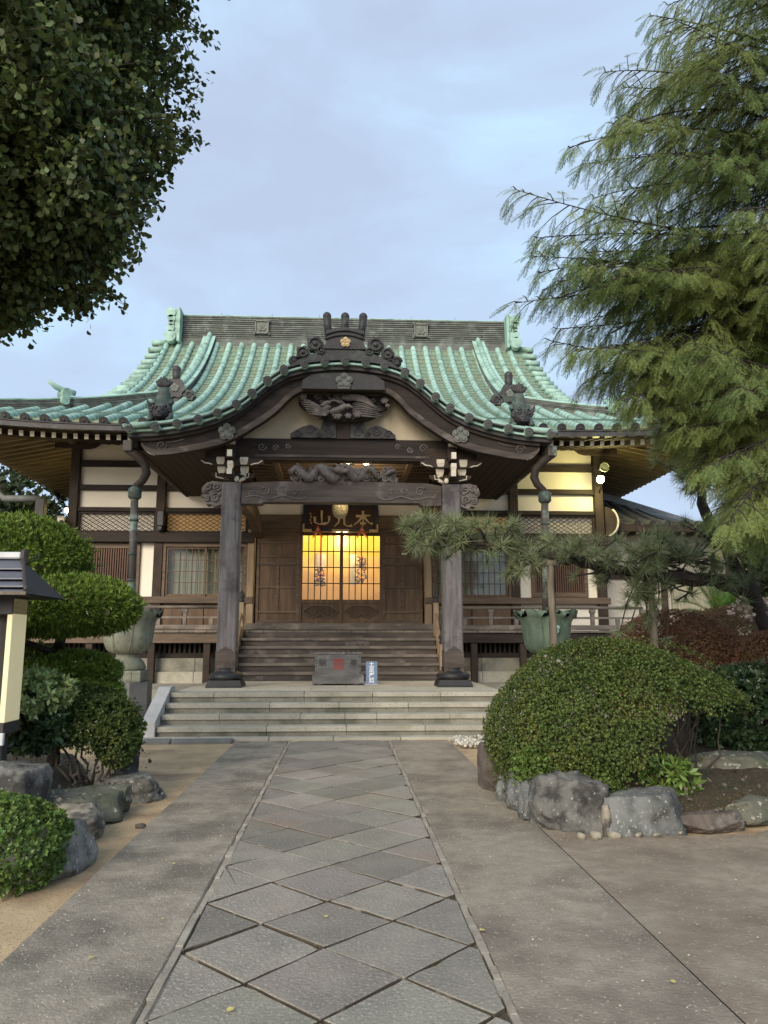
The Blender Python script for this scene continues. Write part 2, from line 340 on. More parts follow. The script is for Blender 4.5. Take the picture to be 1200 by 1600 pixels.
def fast(name, V, F, matn, parent=None, sm=False):
    """numpy mesh, all faces with the same number of corners"""
    V = np.asarray(V, dtype=np.float32).reshape(-1, 3); F = np.asarray(F, dtype=np.int32); k = F.shape[1]
    if parent is not None: V = V - np.array(root_loc(parent), dtype=np.float32)
    me = bpy.data.meshes.new(name); me.vertices.add(len(V)); me.vertices.foreach_set('co', V.ravel())
    me.loops.add(F.size); me.loops.foreach_set('vertex_index', F.ravel())
    me.polygons.add(len(F)); me.polygons.foreach_set('loop_start', np.arange(0, F.size, k, dtype=np.int32))
    me.update(calc_edges=True); me.validate()
    if sm: me.polygons.foreach_set('use_smooth', np.ones(len(me.polygons), dtype=bool))
    for q in ([matn] if isinstance(matn, str) else matn): me.materials.append(MATS[q])
    return link(name, me, parent)
def frames(axis, nrm):
    a = axis / (np.linalg.norm(axis, axis=1, keepdims=True) + 1e-9)
    c = np.cross(nrm, a); c /= (np.linalg.norm(c, axis=1, keepdims=True) + 1e-9); n = np.cross(a, c)
    return np.stack([a, c, n], axis=2)          # columns: long axis, side, normal
def scatter(T, TF, pos, Rm, s):
    T = np.asarray(T, float); TF = np.asarray(TF); n = len(pos)
    V = np.einsum('nij,kj->nki', Rm, T) * np.asarray(s).reshape(-1, 1, 1) + pos[:, None, :]
    F = TF[None] + (np.arange(n) * len(T))[:, None, None]
    return V.reshape(-1, 3), F.reshape(-1, TF.shape[1])
def unit(n, rng=RNG):
    v = rng.normal(size=(n, 3)); return v / np.linalg.norm(v, axis=1, keepdims=True)
def rosette(nl, L, W, el, rng=RNG, two=True):
    """shoot along +x with nl leaves spreading from it"""
    V = []; F = []
    for i in range(nl):
        a = 2 * math.pi * i / nl + rng.uniform(-.3, .3); e_ = R(el) * rng.uniform(.6, 1.3); l = L * rng.uniform(.75, 1.15)
        d = np.array([math.cos(e_), math.sin(e_) * math.cos(a), math.sin(e_) * math.sin(a)]); sd = np.array([0, -math.sin(a), math.cos(a)])
        b0 = np.array([rng.uniform(-.25, .1) * L, 0, 0]); k = len(V); up = np.array([1, 0, 0]) * .10 * l
        V += [b0, b0 + d * l * .5 + sd * W / 2 + up, b0 + d * l, b0 + d * l * .5 - sd * W / 2 + up]; F.append((k, k + 1, k + 2, k + 3))
    return V, F
def text_mesh(mb, s, x, y, z, size, m=0, depth=.006, bold=.0):
    """lettering facing -Y, centred on x, z"""
    cu = bpy.data.curves.new('lettering', 'FONT'); cu.body = s; cu.size = size; cu.align_x = 'CENTER'; cu.align_y = 'CENTER'; cu.extrude = depth; cu.offset = bold
    cu.resolution_u = 2
    ob = bpy.data.objects.new('lettering', cu); COL.objects.link(ob)
    dg = bpy.context.evaluated_depsgraph_get(); dg.update(); me = bpy.data.meshes.new_from_object(ob.evaluated_get(dg))
    mb.add([(x + v.co.x, y - v.co.z, z + v.co.y) for v in me.vertices], [tuple(p.vertices) for p in me.polygons], m)
    bpy.data.objects.remove(ob); bpy.data.curves.remove(cu); bpy.data.meshes.remove(me)
def spiral(mb, cx, cz, y, r0, turns, rad, dr=1, m=0, a0=0., n=6, dy=0):
    k = int(10 * turns) + 2; P = []; rr = []
    for i in range(k):
        t = i / (k - 1); a = a0 + dr * t * turns * 2 * math.pi; q = r0 * (1 - .86 * t)
        P.append((cx + q * math.cos(a), y - dy * t, cz + q * math.sin(a))); rr.append(rad * (1 - .45 * t))
    mb.tube(P, rr, n, m, up=(0, 1, 0))
def blossom(cx, y, cz, r, th, mb, m=0, centre=True):
    P = []
    for i in range(40):
        a = 2 * math.pi * i / 40 + math.pi / 2; q = r * (.70 + .30 * abs(math.cos(2.5 * (a - math.pi / 2))) ** .6)
        P.append((cx + q * math.cos(a), cz + q * math.sin(a)))
    mb.prism(P, y - th, y, m)
    for i in range(5):
        a = math.pi / 2 + i * 2 * math.pi / 5; mb.ball((cx + .58 * r * math.cos(a), y - th, cz + .58 * r * math.sin(a)), (r * .30, th * .5, r * .30), m)
    if centre: mb.ball((cx, y - th, cz), (r * .2, th * .9, r * .2), m)
def lumps(P, amp, sc_, seed):
    return [Vector(p) * 1 for p in P]

# ------------------------------------------------------------------ ground, path, paving
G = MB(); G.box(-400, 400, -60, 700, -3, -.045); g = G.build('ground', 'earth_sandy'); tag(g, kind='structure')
S = MB(); S.box(-1.57, -.775, -4, 12.16, -.4, -.004, b=.012)
tag(S.build('concrete_path', 'concrete_left'), kind='structure')
S = MB(); S.box(.775, 1.66, -4, 12.16, -.4, -.004, b=.006)
tag(S.build('concrete_path', 'concrete_right'), kind='structure')
# brown apron right of the long joint, slightly sunk at the joint
S = MB()
P = [(1.665, -4), (14, -4), (14, 5.9), (4.3, 6.9), (3.3, 6.25), (2.1, 6.2), (1.72, 6.5), (1.62, 7.5), (1.58, 9.2), (1.66, 11.3), (1.665, 11.3)]
S.prism(P, -.4, -.008, ax='z'); tag(S.build('forecourt', 'earth_brown'), kind='structure')
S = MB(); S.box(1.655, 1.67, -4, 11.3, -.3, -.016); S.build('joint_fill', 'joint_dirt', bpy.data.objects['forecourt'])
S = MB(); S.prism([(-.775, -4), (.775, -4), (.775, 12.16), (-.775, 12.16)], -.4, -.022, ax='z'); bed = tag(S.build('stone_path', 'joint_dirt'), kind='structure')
# mortar strips along both edges of the path, broken here and there
S = MB()
for sx in (-1, 1):
    y = -4.0
    while y < 12.1:
        l = random.uniform(.12, .5); q0, q1 = random.uniform(.727, .741), random.uniform(.766, .779)
        S.box(sx * q0, sx * q1, y, min(y + l, 12.15), -.3, -.003 + random.uniform(-.003, .003), b=.003)
        y += l - .002
tag(S.build('mortar_strip', 'mortar', bed), kind='stuff')
def clip(poly, f):
    out = []
    for i in range(len(poly)):
        a, b_ = poly[i], poly[(i + 1) % len(poly)]; fa, fb = f(a), f(b_)
        if fa >= 0: out.append(a)
        if fa * fb < 0: t_ = fa / (fa - fb); out.append((a[0] + (b_[0] - a[0]) * t_, a[1] + (b_[1] - a[1]) * t_))
    return out
def shrink(poly, d):
    c = np.mean(poly, axis=0); n = len(poly); out = []
    A = sum(poly[i][0] * poly[(i + 1) % n][1] - poly[(i + 1) % n][0] * poly[i][1] for i in range(n)); sg = 1 if A > 0 else -1
    for i in range(n):
        p0, p1, p2 = np.array(poly[i - 1]), np.array(poly[i]), np.array(poly[(i + 1) % n])
        d1 = (p1 - p0) / (np.linalg.norm(p1 - p0) + 1e-9); d2 = (p2 - p1) / (np.linalg.norm(p2 - p1) + 1e-9)
        n1 = np.array([-d1[1], d1[0]]) * sg; n2 = np.array([-d2[1], d2[0]]) * sg
        bb = n1 + n2; q = np.dot(bb, n1); out.append(tuple(p1 + bb * d / max(.35, q)))
    return out
rj = random.Random(5)
def paver(poly, wd, zt):
    b = MB(); n = len(poly); tl = random.uniform(-.006, .006), random.uniform(-.006, .006); c = np.mean(poly, axis=0)
    zz = lambda p: zt + (p[0] - c[0]) * tl[0] + (p[1] - c[1]) * tl[1]
    q = []
    for i in range(n):
        a, b_ = poly[i], poly[(i + 1) % n]; l = math.hypot(b_[0] - a[0], b_[1] - a[1]); k_ = max(1, int(l / .085)); q.append(a)
        for t_ in range(1, k_):
            f = t_ / k_; q.append((a[0] + (b_[0] - a[0]) * f, a[1] + (b_[1] - a[1]) * f))
    poly = shrink(q, wd); poly = [tuple(np.array(p) + (c - np.array(p)) / (np.linalg.norm(c - np.array(p)) + 1e-6) * abs(rj.gauss(0, .0035)) * (2.6 if rj.random() < .06 else 1)) for p in poly]
    o1 = poly; o2 = shrink(poly, .005); n = len(poly)
    V = [(*p, -.1) for p in o1] + [(*p, zz(p) - .004) for p in o1] + [(*p, zz(p)) for p in o2]
    F = [tuple(range(2 * n, 3 * n))] + [(i + k * n, (i + 1) % n + k * n, (i + 1) % n + (k + 1) * n, i + (k + 1) * n) for k in (0, 1) for i in range(n)]
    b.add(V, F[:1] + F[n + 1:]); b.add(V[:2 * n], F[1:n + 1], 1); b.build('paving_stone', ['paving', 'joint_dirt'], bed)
DX, DY = .354, .358
jit = {}
def node(i, j):
    if (i, j) not in jit: jit[i, j] = (-.03 + i * DX + rj.uniform(-.012, .012), 3.39 + j * DY + rj.uniform(-.014, .014))
    return jit[i, j]
for j in range(-13, 26):
    for i in range(-4, 5):
        if (i + j) % 2 == 0: continue
        q = [node(i - 1, j), node(i, j - 1), node(i + 1, j), node(i, j + 1)]
        q = clip(q, lambda p: p[0] + .735); q = clip(q, lambda p: .735 - p[0]) if len(q) > 2 else q
        q = clip(q, lambda p: 12.13 - p[1]) if len(q) > 2 else q
        if len(q) < 3: continue
        a = abs(sum(q[k][0] * q[(k + 1) % len(q)][1] - q[(k + 1) % len(q)][0] * q[k][1] for k in range(len(q)))) / 2
        if a < .012: continue
        yy = sum(p[1] for p in q) / len(q)
        # nearer joints are worn open, farther ones pointed nearly shut
        paver(q, rj.uniform(.004, .011) if yy < 5.2 else rj.uniform(.002, .005), rj.uniform(-.004, .004))

# ------------------------------------------------------------------ stone staircase and terrace
st = thing('stone_staircase', (0, 12.6, 0), 'wide pale granite staircase of four steps with a sloped cheek stone, rising to the porch', 'staircase')
RH, TD, Y0 = .157, .30, 12.62
joints = [[-2.85, -1.38, -.37, .42, 1.43, 2.65], [-2.85, -1.78, -.65, -.10, .47, 1.78, 2.65], [-2.85, -1.0, .21, 1.45, 2.65], [-2.85, -1.95, -.34, .86, 2.04, 2.65]]
joints = [[-2.88, -1.16, .10, 1.36, 2.85], [-2.88, -1.95, -.65, .08, .60, 1.80, 2.85], [-2.88, -1.18, -.02, 1.15, 2.85], [-2.88, -2.15, -.62, .55, 1.72, 2.85]]
for k, J in enumerate(joints):
    y = Y0 + TD * k
    for a, b_ in zip(J, J[1:]):
        q = MB(); yb = y + TD + .05 if k < 3 else y + .42
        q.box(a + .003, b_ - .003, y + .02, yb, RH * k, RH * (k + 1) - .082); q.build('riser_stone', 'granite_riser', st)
        q = MB(); q.box(a + .003, b_ - .003, y - .012, yb, RH * (k + 1) - .08, RH * (k + 1) - .001 * k, b=.007); q.build('tread_stone', 'granite', st)
# porch floor slabs
PT = RH * 4
ys = [13.52 + .42, 15.0, 16.2, 17.36]
for y0, y1 in zip(ys, ys[1:]):
    xs = [-2.88, -1.7, -.55, .6, 1.75, 2.85] if y0 < 14.5 or y0 > 16 else [-2.88, -2.1, -1.0, .1, 1.2, 2.2, 2.85]
    for a, b_ in zip(xs, xs[1:]):
        q = MB(); q.box(a + .003, b_ - .003, y0 + .003, y1 - .003, PT - .25, PT - .006, b=.004); q.build('floor_slab', 'granite_floor', st)
# sloped cheek stones
for sx, x0, x1 in ((-1, -3.10, -2.89), (1, 2.86, 3.07)):
    q = MB(); q.prism([(12.55, -.05), (12.55, .235), (13.62, .72), (13.92, .72), (13.92, -.05)], x0, x1, ax='x'); q.build('cheek_stone', 'granite_pale', st)
q = MB()
for a, b_ in zip([-3.35, -2.2, -1.1, -.1, .95, 2.0, 3.1, 4.1], [-2.2, -1.1, -.1, .95, 2.0, 3.1, 4.1, 5.2]):
    q = MB(); q.box(a + .004, b_ - .004, 12.36, 12.60, -.3, .014 + random.uniform(-.003, .003), b=.008); q.build('kerb_stone', 'granite', st)
q = MB(); random.seed(3)
xs = [-4.2, -3.4, -2.55, -1.62]
for a, b_ in zip(xs, xs[1:]):
    q = MB(); q.box(a + .006, b_ - .006, 12.14, 12.35, -.3, .02 + random.uniform(-.012, .012), b=.02); q.build('kerb_stone', 'granite_grey', st)
terr = thing('stone_terrace', (0, 16, 0), 'low stone terrace with grey facing slabs running under the hall', 'terrace')
for x0, x1 in ((-8.3, -2.9), (2.87, 8.3)):
    n_ = 5
    for k in range(n_):
        a = x0 + (x1 - x0) * k / n_; b_ = x0 + (x1 - x0) * (k + 1) / n_
        q = MB(); q.box(a + .003, b_ - .003, 15.75, 16.3, -.1, .30, b=.01); q.build('lower_slab', 'granite', terr)
        q = MB(); q.box(a + .003, b_ - .003, 16.3, 18.9, -.1, .50, b=.01); q.build('upper_slab', 'granite', terr)

# ------------------------------------------------------------------ temple hall
H = thing('temple_hall', (0, 20, 0), 'old wooden temple hall with green copper tiled roof, curved porch gable and cream plaster walls', 'temple')
PY = np.array([14.4, 16, 17.3, 18.6, 20, 21.6, 23, 24.1, 25.4, 26.5]); PZ = np.array([5.40, 5.93, 6.44, 6.96, 7.55, 8.34, 9.13, 9.87, 10.92, 12.02])
PC = np.polyfit(PY - 20, PZ, 5)
zr = lambda y: float(np.polyval(PC, y - 20))
def upt(x, y):
    u = max(0, (abs(x) - 5) / 4.4); return .26 * u * u * max(0, min(1, (21.5 - y) / 4.2))
roofz = lambda x, y: zr(y) + upt(x, y)
XC = .05
def xlim(y): return 4.12 if y < 17.3 else (6.62 if y > 20.1 else 9.4 - (y - 17.3))
# pan surface in stepped courses
q = MB(); ys = list(np.arange(14.75, 17.3, .25)) + list(np.arange(17.3, 26.6, .25))
for a, b_ in zip(ys, ys[1:]):
    xa = max(xlim(a + .01), xlim(b_ - .01)); n_ = 22 if xa > 5 else 8
    for X in ([np.linspace(-xa, xa, n_ + 1)] if a > 15.95 else [np.linspace(-xa, -2.75, 4), np.linspace(2.75, xa, 4)]):
     lo = [(x, a, roofz(x, a) + .022) for x in X]; hi = [(x, b_ + .01, roofz(x, b_) - .004) for x in X]; un = [(x, a, roofz(x, a) - .03) for x in X]
     q.grid([un, lo, hi])
q.build('roof_pan', 'copper_pan', H)
# fine joints: each course broken by short raised folds, staggered
q = MB(); rj = random.Random(2)
for ci, (a, b_) in enumerate(zip(ys, ys[1:])):
    xa = min(xlim(a + .01), xlim(b_ - .01))
    k = -46
    if a < 15.95: continue
    while k < 46:
        x = XC + (k + .5 * (ci % 2)) * .2 + .07
        if abs(x) < xa:
            q.add([(x - .006, a + .01, roofz(x, a) + .026), (x + .006, a + .01, roofz(x, a) + .026), (x + .006, b_, roofz(x, b_) + .006), (x - .006, b_, roofz(x, b_) + .006)], [(0, 1, 2, 3)])
        k += 1
    q.add([(-xa, a - .004, roofz(xa, a) + .012), (xa, a - .004, roofz(xa, a) + .012), (xa, a - .004, roofz(xa, a) - .004), (-xa, a - .004, roofz(xa, a) - .004)], [(0, 1, 2, 3)])
tag(q.build('pan_seam', 'copper_seam', H), kind='stuff')
# ribs
def rib_path(x, ya, yb, step=.265):
    n_ = max(1, int(round((yb - ya) / step))); return [ya + (yb - ya) * i / n_ for i in range(n_ + 1)]
def rib(path, r, parent, name='tile_row', cap=True, step=.003, mts=('copper_rib', 'copper_seam')):
    """row of half-round cover tiles along path, each lapping the one above"""
    b = MB(); na = 8; ang = [R(-25 + 230 * i / na) for i in range(na + 1)]
    P = [Vector(p) for p in path]
    for i in range(len(P) - 1):
        d = (P[i + 1] - P[i]).normalized(); a = d.cross(Vector((0, 0, 1))).normalized(); c = a.cross(d)
        rows = []
        for p, rr in ((P[i], r * .97), (P[i] + d * .014, r * .975), (P[i] + d * .0145, r + step), (P[i + 1], r - step * .3)):
            rows.append([p + a * math.cos(t_) * rr + c * math.sin(t_) * rr for t_ in ang])
        b.grid(rows[:2], 1); b.grid(rows[1:3], 1); b.grid(rows[2:], 0, True)
    o = b.build(name, list(mts), parent)
    if cap:
        d = (P[1] - P[0]).normalized(); c = MB(); c.tube([P[0] - d * .03, P[0] + d * .02], r * 1.06, 14, 0, sm=False); c.ball(P[0] - d * .03, (r * .3, .02, r * .3), 0)
        c.build('tile_end', 'bronze_dark', o)
    return o
HIP = lambda x: 17.3 + 9.4 - abs(x)
for sx in (-1, 1):
    for k in range(21):
        x = XC + sx * (.22 + .44 * k); ax = abs(x)
        if ax > 9.2: continue
        ya = 17.2 if ax > 4.05 else (15.9 if ax < 2.75 else 15.0)
        yb = 26.42 if ax < 6.4 else HIP(x) - .1
        if abs(ax - 4.85) < .24: yb = 21.4
        if yb - ya < .4: continue
        rib([(x, y, roofz(x, y) + .03) for y in rib_path(x, ya, yb)], .100, H, cap=ax > 4.05)
# verge tiles at both gable ends
for sx in (-1, 1):
    for k in range(15):
        y = 20.6 + k * .41
        if y > 26.4: continue
        z = zr(y) + .10
        b = MB(); b.tube([(sx * 6.35, y, z + .02), (sx * 6.60, y, z), (sx * 6.85, y, z - .015)], [.098, .10, .105], 12); b.ball((sx * 6.85, y, z - .015), (.02, .06, .06), 1)
        b.build('verge_tile', ['copper_rib', 'bronze_dark'], H)
    b = MB(); b.sweep([(sx * 6.60, y, zr(y)) for y in np.linspace(20.2, 26.6, 16)], .2, -.16, -.02, side=(1, 0, 0)); b.build('verge_board', 'copper_layer', H)
    # gable wall, side slope, back slope
    b = MB(); b.prism([(20.4, 7.4)] + [(y, zr(y) - .2) for y in np.linspace(20.4, 26.5, 10)] + [(54 - y, zr(y) - .2) for y in np.linspace(26.5, 20.4, 10)] + [(33.6, 7.4)], sx * 6.1, sx * 6.3, ax='x')
    b.build('gable_wall', 'wood_dark', H)
    rows = []
    for t_ in np.linspace(0, 3.3, 9):
        x = sx * (9.4 - t_); rows.append([(x, y, roofz(9.4, 17.3 + t_) if j in (0, 10) else zr(17.3 + t_)) for j, y in enumerate(np.linspace(17.3 + t_, 36.7 - t_, 11))])
    b = MB(); b.grid(rows); b.build('side_slope', 'copper_pan', H)
b = MB(); rows = []
for y in np.linspace(17.3, 26.6, 14):
    xa = xlim(y + .01) if y >= 17.3 else 9.4
    rows.append([(x, 54 - y, zr(y)) for x in np.linspace(-xa, xa, 5)])
b.grid(rows); b.build('back_slope', 'copper_pan', H)
# main ridge
z = 11.95
b = MB(); b.box(-5.85, 5.85, 26.36, 27.64, 11.75, 12.16); b.build('ridge_base', 'copper_layer', H)
for k in range(11):
    z = 12.16 + k * .081; dy = .05 * (10 - k) / 10
    b = MB(); b.box(-5.82, 5.82, 26.46 - dy - .03, 27.54 + dy + .03, z + .022, z + .081, b=.012); b.box(-5.8, 5.8, 26.52 - dy, 27.48 + dy, z, z + .03)
    b.build('ridge_tile_course', 'copper_layer', H)
b = MB(); b.tube([(-5.84, 27, 13.0), (5.84, 27, 13.0)], .12, 12); b.box(-5.84, 5.84, 26.44, 27.56, 13.052, 13.09, b=.01); b.build('ridge_cap', 'copper_rib', H)
for x in (-2.99, 2.75):
    b = MB(); b.box(x - .25, x + .25, 26.28, 26.40, 12.36, 12.40); b.box(x - .25, x + .25, 26.28, 26.40, 12.82, 12.86)
    for s_ in (-1, 1): b.box(x + s_ * .225 - .02, x + s_ * .225 + .02, 26.28, 26.40, 12.36, 12.86)
    b.box(x - .2, x + .2, 26.33, 26.44, 12.40, 12.82)
    for s_ in (-1, 1):
        for zz in (12.36, 12.86): b.ball((x + s_ * .26, 26.33, zz), .05)
    blossom(x, 26.33, 12.66, .10, .02, b)
    for s_ in (-1, 1): b.tube([(x, 26.32, 12.5), (x + s_ * .08, 26.31, 12.48), (x + s_ * .15, 26.32, 12.58)], [.03, .03, .01], 6)
    b.build('ridge_crest', 'bronze_crest', H)
for px in (-4.55, -2.7, -.95, .8, 2.45, 4.1):
    b = MB(); b.tube([(px, 27, 13.08), (px, 27, 13.42)], [.012, .006], 5); b.build('ridge_spike', 'bronze_dark', H)
for sx in (-1, 1):
    b = MB(); b.box(sx * 5.83, sx * 5.93, 26.0, 28.0, 11.9, 13.16, b=.01)
    for zz, r_, xx in ((12.10, .21, 6.17), (12.40, .14, 6.16), (12.58, .10, 6.14), (12.74, .14, 6.15), (12.97, .18, 6.18)):
        b.tube([(sx * xx, 26.0, zz), (sx * xx, 28.0, zz)], r_, 14)
    b.box(sx * 5.93, sx * 6.2, 26.06, 27.94, 12.0, 13.1); b.build('ridge_end', 'copper_rib', H)
    b = MB(); b.tube([(sx * 5.7, 27, 13.20), (sx * 6.0, 27, 13.17), (sx * 6.25, 27, 13.22), (sx * 6.48, 27, 13.40)], [.13, .14, .10, .02], 10); b.tube([(sx * 5.95, 26.3, 13.1), (sx * 5.95, 27.7, 13.1)], .07, 8); b.build('ridge_horn', 'copper_rib', H)
def ridge_orn(x, y, z, k, parent, horns=1, flip=1):
    """dark bronze ridge-end ornament facing -Y: flower body, top knob, side scroll lobes"""
    b = MB(); P = []
    for i in range(36):
        a = 2 * math.pi * i / 36; q = k * (.30 + .035 * math.cos(6 * a)); P.append((x + q * math.cos(a), z + q * math.sin(a)))
    b.prism(P, y - .10 * k, y + .15, 0, sm=False)
    b.tube([(x, y + .05, z + .2 * k), (x, y + .03, z + .62 * k)], [.11 * k, .13 * k], 10); b.ball((x, y + .03, z + .62 * k), .135 * k, 0, 10, 6)
    for s_ in (-1, 1):
        cx, cz = x + s_ * .42 * k, z - .20 * k
        P = []
        for i in range(30):
            a = 2 * math.pi * i / 30; q = k * (.17 + .025 * math.cos(6 * a)); P.append((cx + q * math.cos(a), cz + q * math.sin(a)))
        b.prism(P, y - .06, y + .12); spiral(b, cx, cz, y - .07, .12 * k, 1.6, .03 * k)
        spiral(b, x + s_ * .2 * k, z - .33 * k, y - .06, .11 * k, 1.4, .03 * k)
    b.box(x - .30 * k, x + .30 * k, y - .04, y + .12, z - .42 * k, z - .22 * k)
    o = b.build('ridge_ornament', 'bronze_dark', parent)
    b = MB(); blossom(x, y - .10 * k, z, .13 * k, .03, b); b.build('crest', 'bronze_crest', o)
# descending ridges
for sx in (-1, 1):
    x = sx * 4.85; Y = list(np.linspace(21.62, 26.5, 20))
    Pth = [(x, y, zr(y)) for y in Y]
    o = MB().sweep(Pth, .23, -.05, .06, side=(1, 0, 0)).build('descending_ridge', 'copper_rib', H)
    for k in range(4):
        MB().sweep(Pth, .19, .06 + .062 * k, .06 + .062 * k + .040, side=(1, 0, 0)).sweep(Pth, .17, .05 + .062 * k, .064 + .062 * k, side=(1, 0, 0)).build('tile_course', 'copper_layer', o)
    MB().sweep(Pth, .22, .31, .36, side=(1, 0, 0)).build('shoulder_course', 'copper_rib', o)
    rib([(x, y, zr(y) + .38) for y in np.linspace(21.6, 26.5, 21)], .088, o, 'cap_tile', False)
    ridge_orn(x, 21.5, zr(21.5) + .36, .95, H)
# hip ridges, two stages
for sx in (-1, 1):
    def hp(y, dz=0): xx = 9.4 - (y - 17.3); return (sx * xx, y, roofz(xx, y) + dz)
    for (ya, yb, nl, nm) in ((19.55, 21.95, 3, 'upper_hip_ridge'), (17.35, 19.6, 3, 'lower_hip_ridge')):
        Y = list(np.linspace(ya, yb, 12)); Pth = [hp(y) for y in Y]
        o = MB().sweep(Pth, .17, -.05, .08).build(nm, 'copper_layer', H)
        for k in range(nl): MB().sweep(Pth, .175 - .008 * k, .09 + .058 * k, .09 + .058 * k + .038).sweep(Pth, .145, .07 + .058 * k, .095 + .058 * k).build('tile_course', 'copper_layer', o)
        zt = .09 + .058 * nl
        MB().sweep(Pth, .17, zt - .01, zt + .015).tube([hp(y, zt + .015) for y in Y], .055, 10).build('cap_tile', 'copper_rib', o)
    f = hp(19.5)
    d = Vector((sx * .7071, -.7071, 0)); b = MB(); c0 = Vector(f)
    b.tube([c0 - d * .25 + Vector((0, 0, .50)), c0 + d * .05 + Vector((0, 0, .50)), c0 + d * .26 + Vector((0, 0, .55)), c0 + d * .46 + Vector((0, 0, .66))], [.075, .085, .07, .045], 10)
    s_ = Vector((.7071, sx * .7071, 0))
    b.tube([c0 + d * .02 + Vector((0, 0, .42)) - s_ * .16, c0 + d * .02 + Vector((0, 0, .42)) + s_ * .16], .13, 12)
    b.tube([c0 + d * .04 + Vector((0, 0, .25)) - s_ * .15, c0 + d * .04 + Vector((0, 0, .25)) + s_ * .15], .11, 12)
    b.tube([c0 + d * .1 + Vector((0, 0, .17)) - s_ * .27, c0 + d * .1 + Vector((0, 0, .17)) + s_ * .27], .105, 12)
    b.build('hip_finial', 'copper_rib', H)

# eaves: gutter, fascia, rafters, soffit
def eave(sx, xa, xb):
    xs = np.linspace(xa, xb, 10)
    b = MB(); b.sweep([(sx * x, 17.20, zr(17.2) + upt(x, 17.2)) for x in xs], .07, -.20, -.06).tube([(sx * x, 17.125, zr(17.2) + upt(x, 17.2) - .07) for x in xs], .02, 6); b.build('gutter', 'bronze_dark', H)
    b = MB(); b.sweep([(sx * x, 17.36, zr(17.3) + upt(x, 17.3)) for x in xs], .08, -.15, -.03); b.build('eave_board', 'wood_dark_h', H)
    b = MB(); b.grid([[(sx * x, y, zr(17.3) + upt(x, 17.3) - .24 + (y - 17.3) * .20) for x in xs] for y in (17.42, 20.15)]); b.build('soffit', 'soffit_wood', H)
    k = 0; x = xa + .1
    while x < xb:
        u = upt(x, 17.3); z0 = zr(17.3) + u - .30; b = MB()
        b.box(-.045, .045, 0, 2.55, -.06, .06, 0, M=Matrix.Translation((sx * x, 17.52, z0)) @ Matrix.Rotation(math.atan(.20), 4, 'X'))
        b.box(-.047, .047, -.006, 0, -.062, .062, 1, M=Matrix.Translation((sx * x, 17.52, z0)) @ Matrix.Rotation(math.atan(.20), 4, 'X'))
        b.build('rafter', ['wood_dark', 'white_paint'], H); x += .246
for sx in (-1, 1): eave(sx, 4.1, 9.4)
for sx in (-1, 1):
    b = MB(); b.grid([[(sx * x, y, zr(17.3) - .10 + (9.4 - x) * .20) for y in np.linspace(20 if x < 8 else 18, 36, 6)] for x in (9.35, 6.9)]); b.build('side_soffit', 'soffit_pale', H)
    b = MB(); b.sweep([(sx * 9.42, y, zr(17.3) + upt(9.4, 17.3) * (1 if y < 18 else .4)) for y in np.linspace(17.3, 36.7, 8)], .06, -.20, .02, side=(1, 0, 0)); b.build('side_eave_board', 'wood_dark', H)
    for k in range(44):
        y = 19.0 + k * .36; b = MB(); xa = 6.95 if y > 20 else 6.95 + (20 - y) * .9
        n_ = Matrix.Translation((sx * 9.25, y, zr(17.3) - .19)) @ Matrix.Rotation(-sx * math.pi / 2 * -1, 4, 'Z') @ Matrix.Rotation(math.atan(.20), 4, 'X')
        b.box(-.04, .04, 0, 9.25 - xa, -.055, .055, 0, M=n_); b.build('side_rafter', 'soffit_pale', H)

# walls: side walls, posts, bays
FY = 19.98
for sx in (-1, 1):
    b = MB(); b.box(sx * 6.75, sx * 6.85, 20.1, 34, .5, 7.2); b.build('side_wall', 'plaster_old', H)
b = MB(); b.box(-6.8, 6.8, 20.6, 20.7, 1.2, 1.7); b.build('inner_floor', 'dark_inside', H)
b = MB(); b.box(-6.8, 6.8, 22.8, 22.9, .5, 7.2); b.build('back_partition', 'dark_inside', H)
b = MB(); b.box(-6.8, 6.8, 33.9, 34.0, .5, 7.2); b.build('back_wall', 'plaster_old', H)
PX = [-6.95, -4.72, 4.52, 6.82]
for x in PX:
    b = MB(); b.box(x - .115, x + .115, FY - .14, FY + .12, .5, 6.75, b=.012); b.build('post', 'wood_dark', H)
for sx, x in ((-1, -2.36), (1, 2.22)):
    b = MB(); b.box(x - .09, x + .09, FY - .15, FY + .1, 1.75, 4.35, b=.01); b.build('door_jamb', 'wood_pale', H)
    b = MB(); b.box(x - .115, x + .115, FY - .14, FY + .12, 4.35, 6.75, b=.012); b.build('post', 'wood_dark', H)
def hbeam(x0, x1, z0, z1, y=FY - .10, m='wood_dark_h', d=.2):
    b = MB(); b.box(x0, x1, y, y + d, z0, z1, b=.008); b.build('beam', m, H)
for x0, x1 in ((-6.83, -4.84), (-4.60, -2.48), (2.34, 4.40), (4.64, 6.70)):
    for z0, z1 in ((5.98, 6.14), (5.355, 5.49), (4.79, 4.90)): hbeam(x0, x1, z0, z1)
    for z0, z1 in ((4.90, 5.355), (5.49, 5.98), (6.14, 6.60)):
        b = MB(); b.box(x0 - .02, x1 + .02, FY + .03, FY + .08, z0 - .01, z1 + .01); b.build('plaster_panel', 'plaster', H)
hbeam(-7.05, 6.95, 6.60, 6.82, FY - .12, d=.26)
for x0, x1 in ((-7.15, -2.28), (2.14, 7.0)):
    b = MB(); b.box(x0, x1, FY - .21, FY + .06, 3.98, 4.25, b=.015); b.build('lintel', 'wood_dark_h', H)
    b = MB(); b.box(x0, x1, FY - .18, FY + .06, 2.43, 2.60, b=.012); b.build('rail_beam', 'wood_brown_h', H)
